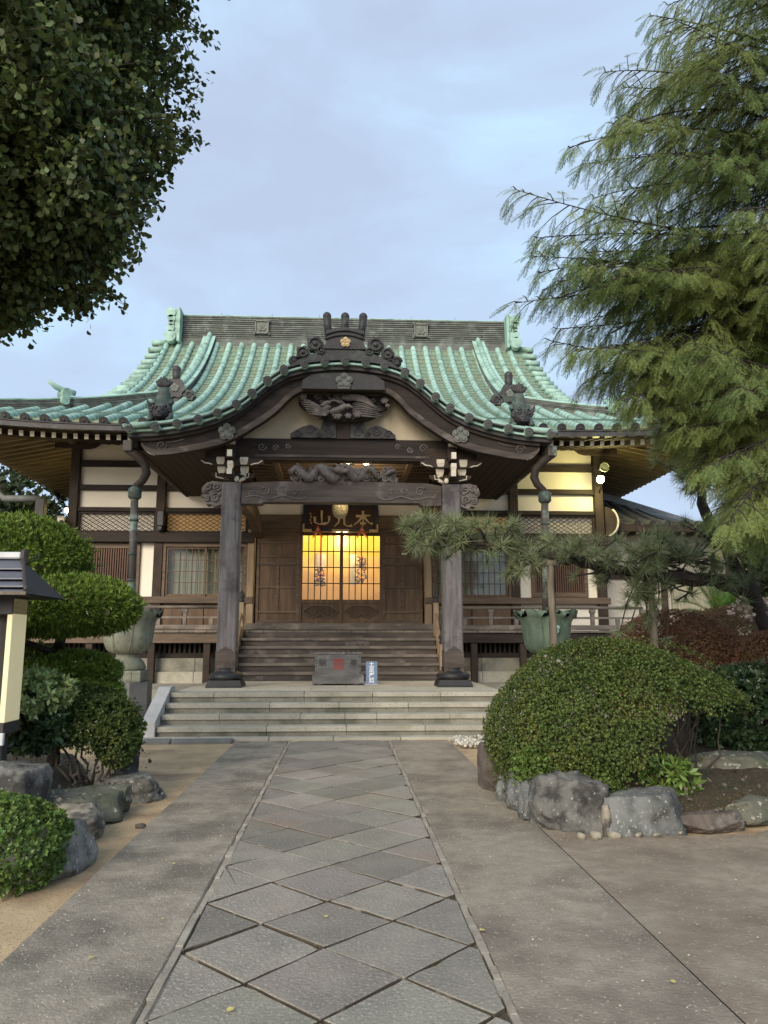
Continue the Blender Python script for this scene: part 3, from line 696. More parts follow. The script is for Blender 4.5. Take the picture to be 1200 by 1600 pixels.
# bracket blocks over the corner posts
for x in (-6.95, 6.82):
    b = MB(); b.box(x - .10, x + .10, FY - .62, FY - .3, 6.50, 6.78, 0, b=.01); b.box(x - .095, x + .095, FY - .63, FY - .62, 6.52, 6.76, 1); b.build('bracket', ['wood_dark', 'white_paint'], H)
    s_ = -1 if x > 0 else 1
    P = [(x - s_ * .5, 6.62), (x + s_ * .62, 6.62), (x + s_ * .62, 6.54), (x + s_ * .5, 6.45), (x + s_ * .35, 6.41), (x - s_ * .5, 6.41)]
    b = MB(); b.prism(P, FY - .28, FY - .14); b.build('bracket_arm', 'wood_dark', H)
# diamond lattice transoms
def lattice(x0, x1, z0, z1, back):
    o = MB(); o.box(x0, x1, FY - .05, FY + .02, z0, z0 + .05); o.box(x0, x1, FY - .05, FY + .02, z1 - .05, z1)
    o.box(x0, x0 + .05, FY - .05, FY + .02, z0 + .05, z1 - .05); o.box(x1 - .05, x1, FY - .05, FY + .02, z0 + .05, z1 - .05)
    o = o.build('transom', 'wood_dark_h', H)
    b = MB(); b.box(x0 + .03, x1 - .03, FY + .05, FY + .09, z0 + .03, z1 - .03); b.build('backing', back, o)
    b = MB(); xa, xb, za, zb = x0 + .05, x1 - .05, z0 + .05, z1 - .05; dz = .105; sl = .62
    for s_ in (-1, 1):
        k = -60
        while k < 90:
            c = za + k * dz; pts = []
            for xx in (xa, xb):
                zz = c + s_ * sl * (xx - xa)
                if za <= zz <= zb: pts.append((xx, zz))
            for zz in (za, zb):
                xx = xa + (zz - c) / (s_ * sl)
                if xa < xx < xb: pts.append((xx, zz))
            if len(pts) == 2:
                yy = FY - .02 + .012 * s_
                b.tube([(pts[0][0], yy, pts[0][1]), (pts[1][0], yy, pts[1][1])], .011, 4, sm=False)
            k += 1
    b.build('lattice', 'wood_dark', o)
lattice(-6.83, -4.84, 4.25, 4.79, 'plaster'); lattice(4.64, 6.70, 4.25, 4.79, 'plaster')
lattice(-4.60, -2.48, 4.25, 4.79, 'curtain_gold'); lattice(2.34, 4.40, 4.25, 4.79, 'curtain_gold')
# slatted panels of the outer bays with white wall strips beside them
for sx, x0, x1 in ((-1, -6.60, -5.20), (1, 4.95, 6.45)):
    o = MB(); o.box(x0, x1, FY - .06, FY + .02, 2.62, 2.74); o.box(x0, x1, FY - .06, FY + .02, 3.84, 3.96); o.box(x0, x0 + .10, FY - .06, FY + .02, 2.74, 3.84); o.box(x1 - .10, x1, FY - .06, FY + .02, 2.74, 3.84)
    o = o.build('slat_screen', 'wood_brown_h', H)
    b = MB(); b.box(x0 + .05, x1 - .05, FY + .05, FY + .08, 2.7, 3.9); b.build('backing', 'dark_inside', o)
    me = MB().box(-.017, .017, -.03, .02, -.56, .56).mesh('slat', 'wood_slat'); n_ = int((x1 - x0 - .2) / .058)
    for k in range(n_): link('slat', me, o, (x0 + .13 + k * (x1 - x0 - .26) / (n_ - 1), FY - .01, 3.29))
    for a, b_ in ((-6.84, x0) if sx < 0 else (4.63, x0), (x1, -4.83) if sx < 0 else (x1, 6.71)):
        if a > b_: a, b_ = b_, a
        b = MB(); b.box(a, b_, FY + .02, FY + .07, 2.60, 3.98); b.build('plaster_panel', 'plaster', H)
    b = MB(); b.box(-6.84 if sx < 0 else 4.63, -4.83 if sx < 0 else 6.71, FY + .02, FY + .07, 1.72, 2.43); b.build('plaster_panel', 'plaster', H)
# lattice windows with curtains
pane_cache = {}
def window(x0, x1, z0, z1, nc, nr):
    f = MB(); f.box(x0, x1, FY - .12, FY + .06, z0 - .10, z0, b=.006); f.box(x0, x1, FY - .12, FY + .06, z1, z1 + .10, b=.006)
    for x in (x0, x1 - .07): f.box(x, x + .07, FY - .11, FY + .06, z0, z1)
    f = f.build('window', 'wood_brown_h', H); x0 += .07; x1 -= .07; xm = (x0 + x1) / 2
    rows = []; n_ = 70
    for z in (z0 - .02, z1 + .02): rows.append([(x0 + (x1 - x0) * i / n_, FY + .16 + .03 * math.sin(i * 1.7) + .012 * math.sin(i * .6 + 1), z) for i in range(n_ + 1)])
    MB().grid(rows, 0, True).build('curtain', 'curtain', f)
    for s_, (a, b_) in enumerate(((x0, xm + .03), (xm - .03, x1))):
        y = FY - .05 + .045 * s_; r_ = MB()
        for xx in (a, b_ - .055): r_.box(xx, xx + .055, y - .02, y + .02, z0, z1)
        r_.box(a + .055, b_ - .055, y - .02, y + .02, z0, z0 + .07); r_.box(a + .055, b_ - .055, y - .02, y + .02, z1 - .05, z1); r_.build('sash', 'wood_brown', f)
        ga, gb, za, zb = a + .055, b_ - .055, z0 + .07, z1 - .05; dw, dh = (gb - ga) / nc, (zb - za) / nr; g_ = MB()
        for i in range(1, nc): g_.box(ga + dw * i - .009, ga + dw * i + .009, y - .012, y + .01, za, zb)
        for i in range(1, nr): g_.box(ga, gb, y - .014, y + .008, za + dh * i - .009, za + dh * i + .009)
        g_.build('muntin', 'wood_slat', f)
        key = (round(dw, 3), round(dh, 3))
        if key not in pane_cache: pane_cache[key] = MB().box(-dw / 2 + .010, dw / 2 - .010, -.002, .002, -dh / 2 + .010, dh / 2 - .010).mesh('pane', 'glass')
        for i in range(nc):
            for j in range(nr): link('pane', pane_cache[key], f, (ga + dw * (i + .5), y + .004, za + dh * (j + .5)))
window(-4.60, -2.46, 2.60, 3.88, 6, 4); window(2.33, 4.40, 2.60, 3.88, 6, 4)
for x0, x1 in ((-4.60, -2.46), (2.33, 4.40)):
    for k in range(4):
        a = x0 + (x1 - x0) * k / 4; b = MB(); b.box(a + .01, a + (x1 - x0) / 4 - .01, FY - .03, FY + .04, 1.74, 2.42, b=.004); b.build('wainscot_panel', 'wood_brown', H)
# entrance
def zy(y): return 1.917 + (975 - y) * .01653
b = MB(); b.box(-2.27, 2.13, FY - .12, FY + .10, 4.38, 4.74, b=.01); b.build('door_beam', 'wood_brown_h', H)
b = MB(); b.box(-2.27, 2.13, FY + .0, FY + .05, 4.73, 6.6); b.build('plaster_panel', 'plaster', H)
b = MB(); b.box(-2.25, 2.11, FY - .10, FY + .12, 4.27, 4.38, b=.008); b.build('door_head', 'wood_brown_h', H)
b = MB(); b.box(-2.45, 2.33, FY - .42, FY + .12, 1.765, 1.925, b=.008); b.build('threshold', 'wood_step', H)
DXS = [-2.22, -1.11, -.03, 1.03, 2.08]
def panel_door(x0, x1, y):
    o = MB()
    for x in (x0, x1 - .075): o.box(x, x + .075, y - .035, y + .02, 1.93, 4.27, b=.006)
    zs = [1.93, 2.02, 2.19, 2.25, 2.83, 2.88, 3.42, 3.50, 3.62, 3.68, 3.98, 4.03, 4.22, 4.27]
    for a, b_ in zip(zs[0::2], zs[1::2]): o.box(x0 + .075, x1 - .075, y - .032, y + .018, a, b_, b=.006)
    xm = (x0 + x1) / 2; o.box(xm - .035, xm + .035, y - .031, y + .017, 2.25, 3.42, b=.006)
    o = o.build('panel_door', 'wood_brown_h', H)
    for a, b_ in zip(zs[1::2], zs[2::2]):
        if 2.2 < a < 3.3:
            for xa, xb in ((x0 + .075, xm - .035), (xm + .035, x1 - .075)): MB().box(xa, xb, y - .002, y + .014, a, b_).build('panel', 'wood_brown', o)
        else: MB().box(x0 + .075, x1 - .075, y - .002, y + .014, a, b_).build('panel', 'wood_brown', o)
    return o
d1 = panel_door(DXS[0], DXS[1], FY - .03); d2 = panel_door(DXS[3], DXS[4], FY - .03)
# fan-shaped shallow relief on each panel door
for o, x in ((d1, -1.70), (d2, 1.60)):
    b = MB(); b.prism([(x - .11, 3.70), (x + .11, 3.70), (x + .14, 3.84), (x, 3.90), (x - .14, 3.84)], FY - .042, FY - .028); b.build('relief', 'wood_brown', o)
    if x > 0: MB().box(x - .06, x + .06, FY - .05, FY - .042, 3.71, 3.76).build('name_tag', 'white_paint', o)
def glass_door(x0, x1, y):
    o = MB()
    for x in (x0, x1 - .065): o.box(x, x + .065, y - .03, y + .02, 1.93, 4.27, b=.006)
    for a, b_ in ((1.93, 2.02), (2.44, 2.54), (4.20, 4.27)): o.box(x0 + .065, x1 - .065, y - .018, y + .018, a, b_, b=.004)
    o = o.build('glass_door', 'wood_brown', H); a, b_, za, zb = x0 + .065, x1 - .065, 2.54, 4.20
    dw, dh = (b_ - a) / 6, (zb - za) / 4; g_ = MB()
    for i in range(1, 6): g_.box(a + dw * i - .012, a + dw * i + .012, y - .012, y + .010, za, zb)
    for i in range(1, 4): g_.box(a, b_, y - .014, y + .008, za + dh * i - .012, za + dh * i + .012)
    g_.build('muntin', 'wood_dark', o)
    me = MB().box(-dw / 2 + .011, dw / 2 - .011, -.002, .002, -dh / 2 + .011, dh / 2 - .011).mesh('pane', 'glass')
    for i in range(6):
        for j in range(4): link('pane', me, o, (a + dw * (i + .5), y + .004, za + dh * (j + .5)))
    # lower board with a cusped opening filled with thin bars
    MB().box(a, b_, y + .004, y + .016, 2.02, 2.44).build('lower_panel', 'wood_brown', o)
    c = MB(); xm, zm = (a + b_) / 2, 2.23; rx, rz = (b_ - a) * .44, .16; P = []
    for i in range(49):
        t_ = 2 * math.pi * i / 48; q = 1 + .06 * math.cos(6 * t_); dz = .10 * math.exp(-((t_ - 1.5 * math.pi) / .22) ** 2)
        P.append((xm + rx * q * math.cos(t_), y - .004, zm + rz * q * math.sin(t_) + dz))
    c.tube(P, .020, 6); c.build('cusped_rim', 'wood_brown_h', o)
    c = MB()
    for i in range(25):
        x = xm - rx * .95 + i * rx * 1.9 / 24; hh = rz * math.sqrt(max(0, 1 - ((x - xm) / (rx * 1.02)) ** 2)) * .95
        if hh > .02: c.box(x - .006, x + .006, y - .006, y + .006, zm - hh, zm + hh)
    c.build('bar_grille', 'wood_dark', o)
glass_door(DXS[1], DXS[2] + .02, FY - .045); glass_door(DXS[2] - .02, DXS[3], FY - .02)
b = MB(); b.box(-1.06, 1.0, FY + .45, FY + .48, 2.2, 4.4); b.build('room_glow_screen', 'room_glow_screen', H)
ld = bpy.data.lights.new('ornament_fill_light', 'POINT'); ld.energy = 55; ld.color = (1, .72, .40); ld.shadow_soft_size = .15  # unseen lamp added before the glowing screen to brighten the ornaments
lo = bpy.data.objects.new('ornament_fill_light', ld); COL.objects.link(lo); lo.parent = H; lo.location = Vector((-.03, FY + .12, 4.15)) - H.location
# hanging brass ornaments between doors and screen
RG = random.Random(4)
for x0, x1, z0, z1 in ((-.72, -.46, 2.92, 3.40), (.36, .62, 3.0, 3.72)):
    b = MB()
    b.box((x0 + x1) / 2 - .01, (x0 + x1) / 2 + .01, FY + .30, FY + .32, z1 - .1, 4.3, 1)
    for k in range(70):
        x, z = RG.uniform(x0, x1), RG.uniform(z0, z1)
        b.ball((x, FY + .3 + RG.uniform(-.04, .04), z), RG.uniform(.016, .045), RG.choice((0, 0, 0, 1)), 6, 4)
    b.build('hanging_ornament', ['gold_pale', 'vermilion'], H)
b = MB(); b.box(-.74, -.44, FY + .38, FY + .39, 3.38, 3.78); b.box(.20, .36, FY + .38, FY + .39, 2.95, 3.75); b.build('paper_notice', 'white_paint', H)
# veranda
b = MB(); b.box(-7.6, 7.5, 18.72, 20.0, 1.60, 1.68); b.build('veranda_frame', 'wood_dark_h', H)
me = {}
RG = random.Random(9)
x = -7.6
while x < 7.45:
    w_ = RG.uniform(.28, .42); x1 = min(x + w_, 7.5); b = MB(); b.box(x + .004, x1 - .004, 18.60 + RG.uniform(-.012, .012), 19.9, 1.685, 1.74, b=.006); b.build('veranda_board', 'wood_step', H); x = x1
b = MB(); b.box(-7.6, -2.42, 18.66, 18.80, 1.44, 1.682, b=.01); b.build('veranda_beam', 'wood_brown_h', H)
b = MB(); b.box(2.30, 7.5, 18.66, 18.80, 1.44, 1.682, b=.01); b.build('veranda_beam', 'wood_dark_h', H)
for x in (-7.4, -5.95, -4.5, -3.2, -2.5, 2.4, 3.2, 4.4, 5.9, 7.3):
    b = MB(); b.box(x - .08, x + .08, 18.7, 18.86, .5, 1.6, b=.01); b.build('veranda_post', 'wood_dark', H)
for x0, x1 in ((-7.6, -2.5), (2.4, 7.5)):
    n_ = 5; ww = (x1 - x0) / n_
    for k in range(n_):
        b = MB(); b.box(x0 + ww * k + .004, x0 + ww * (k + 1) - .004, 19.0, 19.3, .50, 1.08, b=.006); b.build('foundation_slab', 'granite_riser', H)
        b = MB(); b.box(x0 + ww * k + .004, x0 + ww * (k + 1) - .004, 18.88, 19.0, .45, .76, b=.01); b.build('foundation_kerb', 'granite', H)
    b = MB(); b.box(x0, x1, 19.1, 19.2, 1.08, 1.20); b.build('sill_beam', 'wood_dark_h', H)
    b = MB(); k = x0 + .05
    while k < x1: b.box(k, k + .05, 19.14, 19.18, 1.2, 1.6); k += .12
    b.build('vent_slat', 'wood_dark', H)
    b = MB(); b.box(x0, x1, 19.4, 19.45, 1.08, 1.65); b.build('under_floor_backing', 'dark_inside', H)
# balustrades
for x0, x1 in ((-7.5, -2.50), (2.36, 7.4)):
    r_ = MB().tube([(x0, 18.74, 2.29), (x1, 18.74, 2.29)], .038, 10).build('balustrade', 'wood_step', H)
    MB().box(x0, x1, 18.70, 18.78, 2.02, 2.07, b=.006).build('middle_rail', 'wood_step', r_); MB().box(x0, x1, 18.68, 18.80, 1.752, 1.87, b=.01).build('bottom_rail', 'wood_step', r_)
    n_ = 4
    for k in range(n_ + 1):
        x = x0 + (x1 - x0) * k / n_
        MB().box(x - .045, x + .045, 18.69, 18.79, 1.87, 2.25, b=.006).box(x - .07, x + .07, 18.68, 18.80, 2.16, 2.25, b=.01).build('baluster', 'wood_step', r_)
        if k < n_: xx = x + (x1 - x0) / n_ / 2; MB().box(xx - .05, xx + .05, 18.70, 18.78, 1.87, 2.02, b=.006).build('baluster', 'wood_step', r_)
# wooden stairs
SR = (1.745 - PT) / 6
for k in range(6):
    z1 = PT + SR * (k + 1); y = 17.38 + .235 * k
    if k < 5: b = MB(); b.box(-2.36, 2.22, y - .02, y + .30, z1 - .065, z1, b=.008); b.build('stair_tread', 'wood_step', H)
    b = MB(); b.box(-2.34, 2.20, y + .02, y + .06, z1 - SR, z1 - .062); b.build('stair_riser', 'wood_beam', H)
for sx, x in ((-1, -2.40), (1, 2.26)):
    b = MB(); b.prism([(17.30, PT - .01), (17.30, PT + .24), (18.62, 1.80), (18.72, 1.70), (18.72, PT - .01)], x - .04, x + .04, ax='x'); b.build('stair_string', 'wood_pale', H)
    for y, zb, zt in ((17.42, PT, 1.42), (18.58, 1.6, 2.40)):
        o = MB().box(x - .065, x + .065, y - .065, y + .065, zb, zt, b=.008).build('newel_post', 'wood_pale', H)
        MB().lathe((x, y, zt), [(.06, 0), (.072, .02), (.072, .07), (.055, .09), (.075, .12), (.080, .16), (.055, .22), (.018, .27), (.005, .30)], 12).build('onion_cap', 'bronze_dark', o)
    for d0, d1 in ((-.12, .0), (-.42, .0)):
        P = [(x, 17.42, 1.30 + d0 * .9), (x, 17.7, 1.44 + d0), (x, 18.3, 2.05 + d0), (x, 18.58, 2.28 + d0)]
        b = MB(); b.tube(P, .035, 8); b.build('hand_rail', 'wood_pale', H)
    b = MB(); b.box(x - .03, x + .03, 17.95, 18.02, 1.05, 1.62); b.build('rail_strut', 'wood_pale', H)

# ------------------------------------------------------------------ porch with undulating gable
PYY = 15.2
for x in (-2.20, 2.18):
    o = MB().box(x - .185, x + .185, PYY - .185, PYY + .185, PT + .16, 4.6, b=.028).build('porch_pillar', 'wood_grey', H)
    b = MB(); zz = 1.33; P = [(x - .19, PT + .2), (x + .19, PT + .2), (x + .19, zz - .02), (x + .15, zz - .05), (x + .10, zz + .01), (x + .05, zz + .02), (x, zz + .06), (x - .05, zz + .02), (x - .10, zz + .01), (x - .15, zz - .05), (x - .19, zz - .02)]
    b.prism(P, PYY - .192, PYY + .192); b.build('pillar_shoe', 'wood_beam', o)
    b = MB(); b.lathe((x, PYY, PT + .12), [(.25, 0), (.315, .02), (.335, .07), (.315, .12), (.26, .15), (.23, .18), (.215, .22), (.25, .24)], 28); b.build('pillar_base', 'black_stone', o)
    b = MB(); V = []
    for s_, z in ((.335, PT - .01), (.335, PT + .03), (.295, PT + .13)): V += [(x - s_, PYY - s_, z), (x + s_, PYY - s_, z), (x + s_, PYY + s_, z), (x - s_, PYY + s_, z)]
    b.add(V, [(3, 2, 1, 0), (8, 9, 10, 11)] + [(k * 4 + i, k * 4 + (i + 1) % 4, k * 4 + 4 + (i + 1) % 4, k * 4 + 4 + i) for k in (0, 1) for i in range(4)]); b.build('plinth', 'black_stone', o)
# rainbow beam with stepped ends and carved scrolls
P = [(-2.0, 4.17), (-1.62, 4.17), (-1.56, 4.21), (1.52, 4.21), (1.58, 4.16), (1.98, 4.16), (1.98, 4.56)] + [(x, 4.60 + .035 * (1 - (x / 2) ** 2)) for x in np.linspace(1.7, -1.7, 12)] + [(-2.0, 4.575)]
o = MB().prism(P, PYY - .14, PYY + .14).build('rainbow_beam', 'wood_beam', H)
b = MB()
for s_ in (-1, 1):
    for cx, cz, r0, d in ((1.55, 4.44, .10, 1), (1.22, 4.46, .075, -1), (.95, 4.42, .06, 1), (1.80, 4.36, .07, -1)):
        spiral(b, s_ * cx, cz, PYY - .142, r0, 1.5, .018, d * s_, a0=.5)
    b.tube([(s_ * (1.9 - .12 * i), PYY - .143, 4.30 + .035 * math.sin(i * 1.3)) for i in range(11)], [.016] * 11, 6, up=(0, 1, 0))
b.build('carved_scroll', 'carved_wood', o)
P = [(-2.16, 5.07), (2.2, 5.07), (2.2, 5.47)] + [(x, 5.50) for x in np.linspace(1.9, -1.9, 5)] + [(-2.16, 5.47)]
o = MB().prism(P, PYY - .15, PYY + .15).build('upper_beam', 'wood_dark_h', H)
MB().box(-1.75, 1.75, PYY - .17, PYY - .15, 5.12, 5.17).build('moulding', 'wood_beam', o)
b = MB()
for s_ in (-1, 1):
    for cx, cz, r0, d in ((1.62, 5.33, .09, 1), (1.35, 5.30, .07, -1), (1.1, 5.35, .06, 1)): spiral(b, s_ * cx, cz, PYY - .15, r0, 1.4, .016, d * s_)
b.build('carved_scroll', 'carved_wood', o)
# beast-head beam ends outside the pillars
def beast(x, s_, y):
    b = MB(); RG = random.Random(int(x * 100))
    P = [(0, 4.15), (.14, 4.10), (.22, 4.16), (.30, 4.14), (.36, 4.24), (.33, 4.32), (.40, 4.40), (.37, 4.52), (.30, 4.58), (.20, 4.62), (0, 4.60)]
    b.prism([(x + s_ * a, c) for a, c in P], y - .13, y + .13)
    for cx, cz, r0 in ((.10, 4.5, .09), (.26, 4.5, .08), (.12, 4.28, .10), (.28, 4.26, .06), (.33, 4.42, .05)):
        spiral(b, x + s_ * cx, cz, y - .135, r0, 1.5, .026, s_ * RG.choice((-1, 1)), a0=RG.uniform(0, 6), dy=.03)
    for k in range(16): b.ball((x + s_ * RG.uniform(.03, .33), y - .13, RG.uniform(4.2, 4.56)), RG.uniform(.02, .045), 0, 7, 5)
    for k in range(6): b.ball((x + s_ * RG.uniform(.30, .38), y + RG.uniform(-.1, .1), RG.uniform(4.2, 4.5)), RG.uniform(.03, .06), 0, 7, 5)
    b.build('beast_head', 'carved_wood', H)
beast(-2.385, -1, PYY); beast(2.365, 1, PYY)
# bracket sets
def bracket(px, s_):
    y = PYY
    o = MB()
    o.box(px - .16, px + .16, y - .16, y + .16, 4.62, 4.70, b=.01)
    o.prism([(px - .42, 4.80), (px - .42, 4.76), (px - .34, 4.70), (px - .2, 4.66), (px + .2, 4.66), (px + .34, 4.70), (px + .42, 4.76), (px + .42, 4.80)], y - .07, y + .07)
    o.prism([(y - .48, 4.80), (y - .48, 4.74), (y - .36, 4.68), (y - .15, 4.66), (y + .3, 4.66), (y + .3, 4.80)], px - .06, px + .06, ax='x')
    o.prism([(px - .62, 5.06), (px - .62, 5.00), (px - .45, 4.93), (px - .2, 4.92), (px + .2, 4.92), (px + .45, 4.93), (px + .62, 5.00), (px + .62, 5.06)], y - .22, y - .08)
    o.box(px - .07, px + .07, y - .52, y - .1, 5.02, 5.10); o.box(px - .085, px + .085, y - .30, y + .2, 5.10, 5.52, b=.01)
    o.prism([(px - .55, 5.06), (px + .55, 5.06), (px + .5, 5.3), (px - .5, 5.34)], y - .16, y + .1)
    o = o.build('bracket_set', 'wood_dark', H)
    def block(cx, cy, z, w_=.20):
        b = MB(); h = .07
        b.box(cx - w_ / 2, cx + w_ / 2, cy - w_ / 2, cy + w_ / 2, z + h, z + h + .085, 0, b=.006)
        V = [(cx + a * w_ * k_, cy + c * w_ * k_, z + zz) for k_, zz in ((.36, 0), (.5, h)) for a, c in ((-1, -1), (1, -1), (1, 1), (-1, 1))]
        b.add(V, [(0, 1, 5, 4), (1, 2, 6, 5), (2, 3, 7, 6), (3, 0, 4, 7), (3, 2, 1, 0)], 0); b.build('bearing_block', 'white_paint', o)
    for dx in (-.215, .235): block(px + dx, y - .06, 4.79, .15); block(px + dx * 1.02, y - .16, 4.935, .16)
    block(px + .01, y - .44, 4.80, .11); 
    b = MB(); b.box(px - .045, px + .05, y - .56, y - .52, 5.03, 5.16); b.box(px - .05, px + .05, y - .50, y - .485, 4.69, 4.80); b.build('arm_end', 'white_paint', o)
    b = MB(); b.prism([(px - .12, 5.33), (px + .07, 5.33), (px + .07, 5.50), (px - .12, 5.44)] if s_ < 0 else [(px + .12, 5.33), (px - .07, 5.33), (px - .07, 5.50), (px + .12, 5.44)], PYY - .47, PYY - .16); b.build('beam_end', 'white_paint', o)
    for q_ in (-1, 1):
        b = MB(); b.tube([(px + q_ * .12, y - .075, 4.665), (px + q_ * .2, y - .075, 4.69), (px + q_ * .32, y - .075, 4.715), (px + q_ * .325, y - .075, 4.80)], .012, 6, up=(0, 1, 0)); b.build('white_edging', 'white_paint', o)
        b = MB(); b.tube([(px + q_ * .38, y - .225, 4.935), (px + q_ * .45, y - .225, 4.96), (px + q_ * .52, y - .225, 4.965), (px + q_ * .6, y - .225, 5.02)], .014, 6, up=(0, 1, 0)); b.build('white_edging', 'white_paint', o)
    b = MB(); q_ = -s_
    b.tube([(px + q_ * .15, y - .15, 4.62), (px + q_ * .25, y - .2, 4.66), (px + q_ * .28, y - .2, 4.74), (px + q_ * .18, y - .2, 4.76)], [.03, .035, .03, .02], 7); b.ball((px + q_ * .1, y - .18, 4.66), (.05, .04, .06)); b.build('carved_nosing', 'white_paint', o)
bracket(-2.2, -1); bracket(2.18, 1)
# tie beams back to the hall, ceiling of battens, lamps
for x in (-2.2, 2.18):
    P = [(15.3, 4.20), (16.5, 4.36), (18.4, 4.40), (19.9, 4.12), (19.9, 4.50), (18.4, 4.78), (16.5, 4.72), (15.3, 4.55)]
    b = MB(); b.prism(P, x - .11, x + .11, ax='x'); b.build('tie_beam', 'wood_brown_h', H)
b = MB(); b.box(-2.1, 2.1, 15.36, 19.9, 5.44, 5.47); b.build('porch_ceiling', 'wood_brown_h', H)
for k in range(13):
    y = 15.55 + k * .34; b = MB(); b.box(-2.1, 2.1, y, y + .10, 5.33, 5.438); b.build('ceiling_batten', 'wood_brown_h', H)
for x in (-1.45, 0.0, 1.45):
    b = MB(); b.box(x - .055, x + .055, 15.4, 19.9, 5.24, 5.328); b.build('ceiling_rib', 'wood_brown_h', H)
for x, y in ((.13, 16.0), (.50, 16.0)):
    o = MB().lathe((x, y, 5.24), [(.02, -.05), (.05, -.03), (.06, 0), (.05, .04), (.03, .06)], 12).build('porch_lamp', 'bulb_warm', H)
    MB().tube([(x, y, 5.30), (x, y, 5.44)], .035, 8).build('lamp_holder', 'bronze_dark', o)
    ld = bpy.data.lights.new('porch_light', 'POINT'); ld.energy = 12; ld.color = (1, .76, .46); ld.shadow_soft_size = .06
    lo = bpy.data.objects.new('porch_light', ld); COL.objects.link(lo); lo.parent = H; lo.location = Vector((x, y + .1, 5.12)) - H.location
# gable curve
KX = np.array([0, .2, .4, .77, 1.16, 1.47, 1.76, 2.05, 2.4, 2.77, 3.17, 3.58, 4.12]); KZ = np.array([6.905, 6.898, 6.878, 6.83, 6.71, 6.48, 6.21, 5.97, 5.79, 5.665, 5.57, 5.505, 5.475])
dn = np.linspace(0, 4.3, 431); kz_ = np.interp(dn, KX, KZ); full = np.concatenate([kz_[::-1][:-1], kz_]); full = np.convolve(np.pad(full, 14, mode='edge'), np.ones(29) / 29, 'valid'); kz_ = full[430:]
kz = lambda x: float(np.interp(abs(x - .01), dn, kz_))
LX = np.array([0, .6, .80, .95, 1.10, 1.31, 1.62, 1.72, 1.9, 2.1, 2.35, 2.7, 3.3, 3.62, 3.80, 3.9]); LZ = np.array([6.36, 6.36, 6.35, 6.28, 6.15, 5.90, 5.66, 5.60, 5.47, 5.36, 5.24, 5.145, 5.03, 5.00, 5.09, 5.22])
lz_ = np.interp(dn, LX, LZ); lzs = np.convolve(np.pad(lz_, 8, mode='edge'), np.ones(17) / 17, 'valid'); lz_ = np.where(dn < 3.4, lzs, lz_)
lz = lambda x: float(np.interp(abs(x), dn, lz_))
NX = np.linspace(-4.12, 4.12, 73)
def yback(x):
    for y in np.arange(14.8, 20, .1):
        if zr(y) > kz(x) - .02: return y
    return 20
b = MB(); b.grid([[(x, y0 if isinstance(y0, float) else yback(x) + .15, kz(x) + .10) for x in NX] for y0 in (14.62, None)], 0, True); b.build('gable_roof', 'copper_pan', H)
def band(y0, y1, d0, d1, name, m, X=NX, par=H):
    P = [(x, kz(x) + d1) for x in X] + [(x, kz(x) + d0) for x in X[::-1]]
    b = MB(); n_ = len(X); V = [(x, y0, z) for x, z in P] + [(x, y1, z) for x, z in P]
    F = []
    for i in range(n_ - 1):
        j = 2 * n_ - 1 - i; F += [(i, i + 1, j - 1, j), (i + 2 * n_, i + 1 + 2 * n_, j - 1 + 2 * n_, j + 2 * n_)]
    F += [(i, (i + 1) % (2 * n_), (i + 1) % (2 * n_) + 2 * n_, i + 2 * n_) for i in range(2 * n_)]
    b.add(V, F); return b.build(name, m, par)
band(14.44, 14.9, -.045, -.005, 'eave_tile_strip', 'copper_rib')
band(14.50, 14.9, -.13, -.045, 'eave_kerf', 'bronze_dark')
band(14.66, 14.9, -.005, .11, 'verge_kerf', 'bronze_dark')
band(14.58, 14.72, .11, .135, 'verge_strip', 'bronze_disc')
b = MB(); b.tube([(x, 14.66, kz(x) + .165) for x in NX], .042, 8); b.build('verge_roll', 'copper_rib', H)
b = MB(); b.tube([(x, 14.82, kz(x) + .215) for x in NX[4:-4]], .035, 8); b.build('verge_roll', 'copper_rib', H)
band(14.84, 15.0, .10, .25, 'verge_kerf', 'bronze_dark', NX[4:-4])
# round eave tiles with blossom faces
c = MB(); c.tube([(0, -.02, 0), (0, .30, 0)], .078, 16, 0); blossom(0, -.02, 0, .055, .012, c, 1, True)
P = [(.078 * math.cos(2 * math.pi * i / 24), -.022, .078 * math.sin(2 * math.pi * i / 24)) for i in range(25)]; c.tube(P, .010, 6, 1)
P = [(.074 * math.cos(2 * math.pi * i / 20), .074 * math.sin(2 * math.pi * i / 20)) for i in range(20)]; c.prism(P, -.024, -.0205, 1)
disc = c.mesh('eave_disc', ['copper_rib', 'bronze_disc'])
for x in (-4.08, -3.575, -3.165, -2.766, -2.403, -2.053, -1.763, -1.473, -1.16, -.767, -.372, .025, .43, .80, 1.20, 1.50, 1.80, 2.08, 2.45, 2.82, 3.22, 3.62, 4.06): link('eave_disc', disc, H, (x, 14.36, kz(x) + .01))
for sx in (-1, 1):
    b = MB(); b.tube([(sx * 3.55, 14.42, kz(3.6) + .09), (sx * 4.18, 14.38, kz(4.1) + .04)], .055, 10); b.ball((sx * 4.19, 14.38, kz(4.1) + .04), (.02, .06, .06), 1); b.build('corner_roll', ['copper_rib', 'bronze_disc'], H)
    b = MB(); b.tube([(sx * x, 14.95, zr(15.0) + .10 + .0 * x) for x in (3.05, 3.3, 3.55)], .06, 10); b.build('corner_roll', 'copper_rib', H)
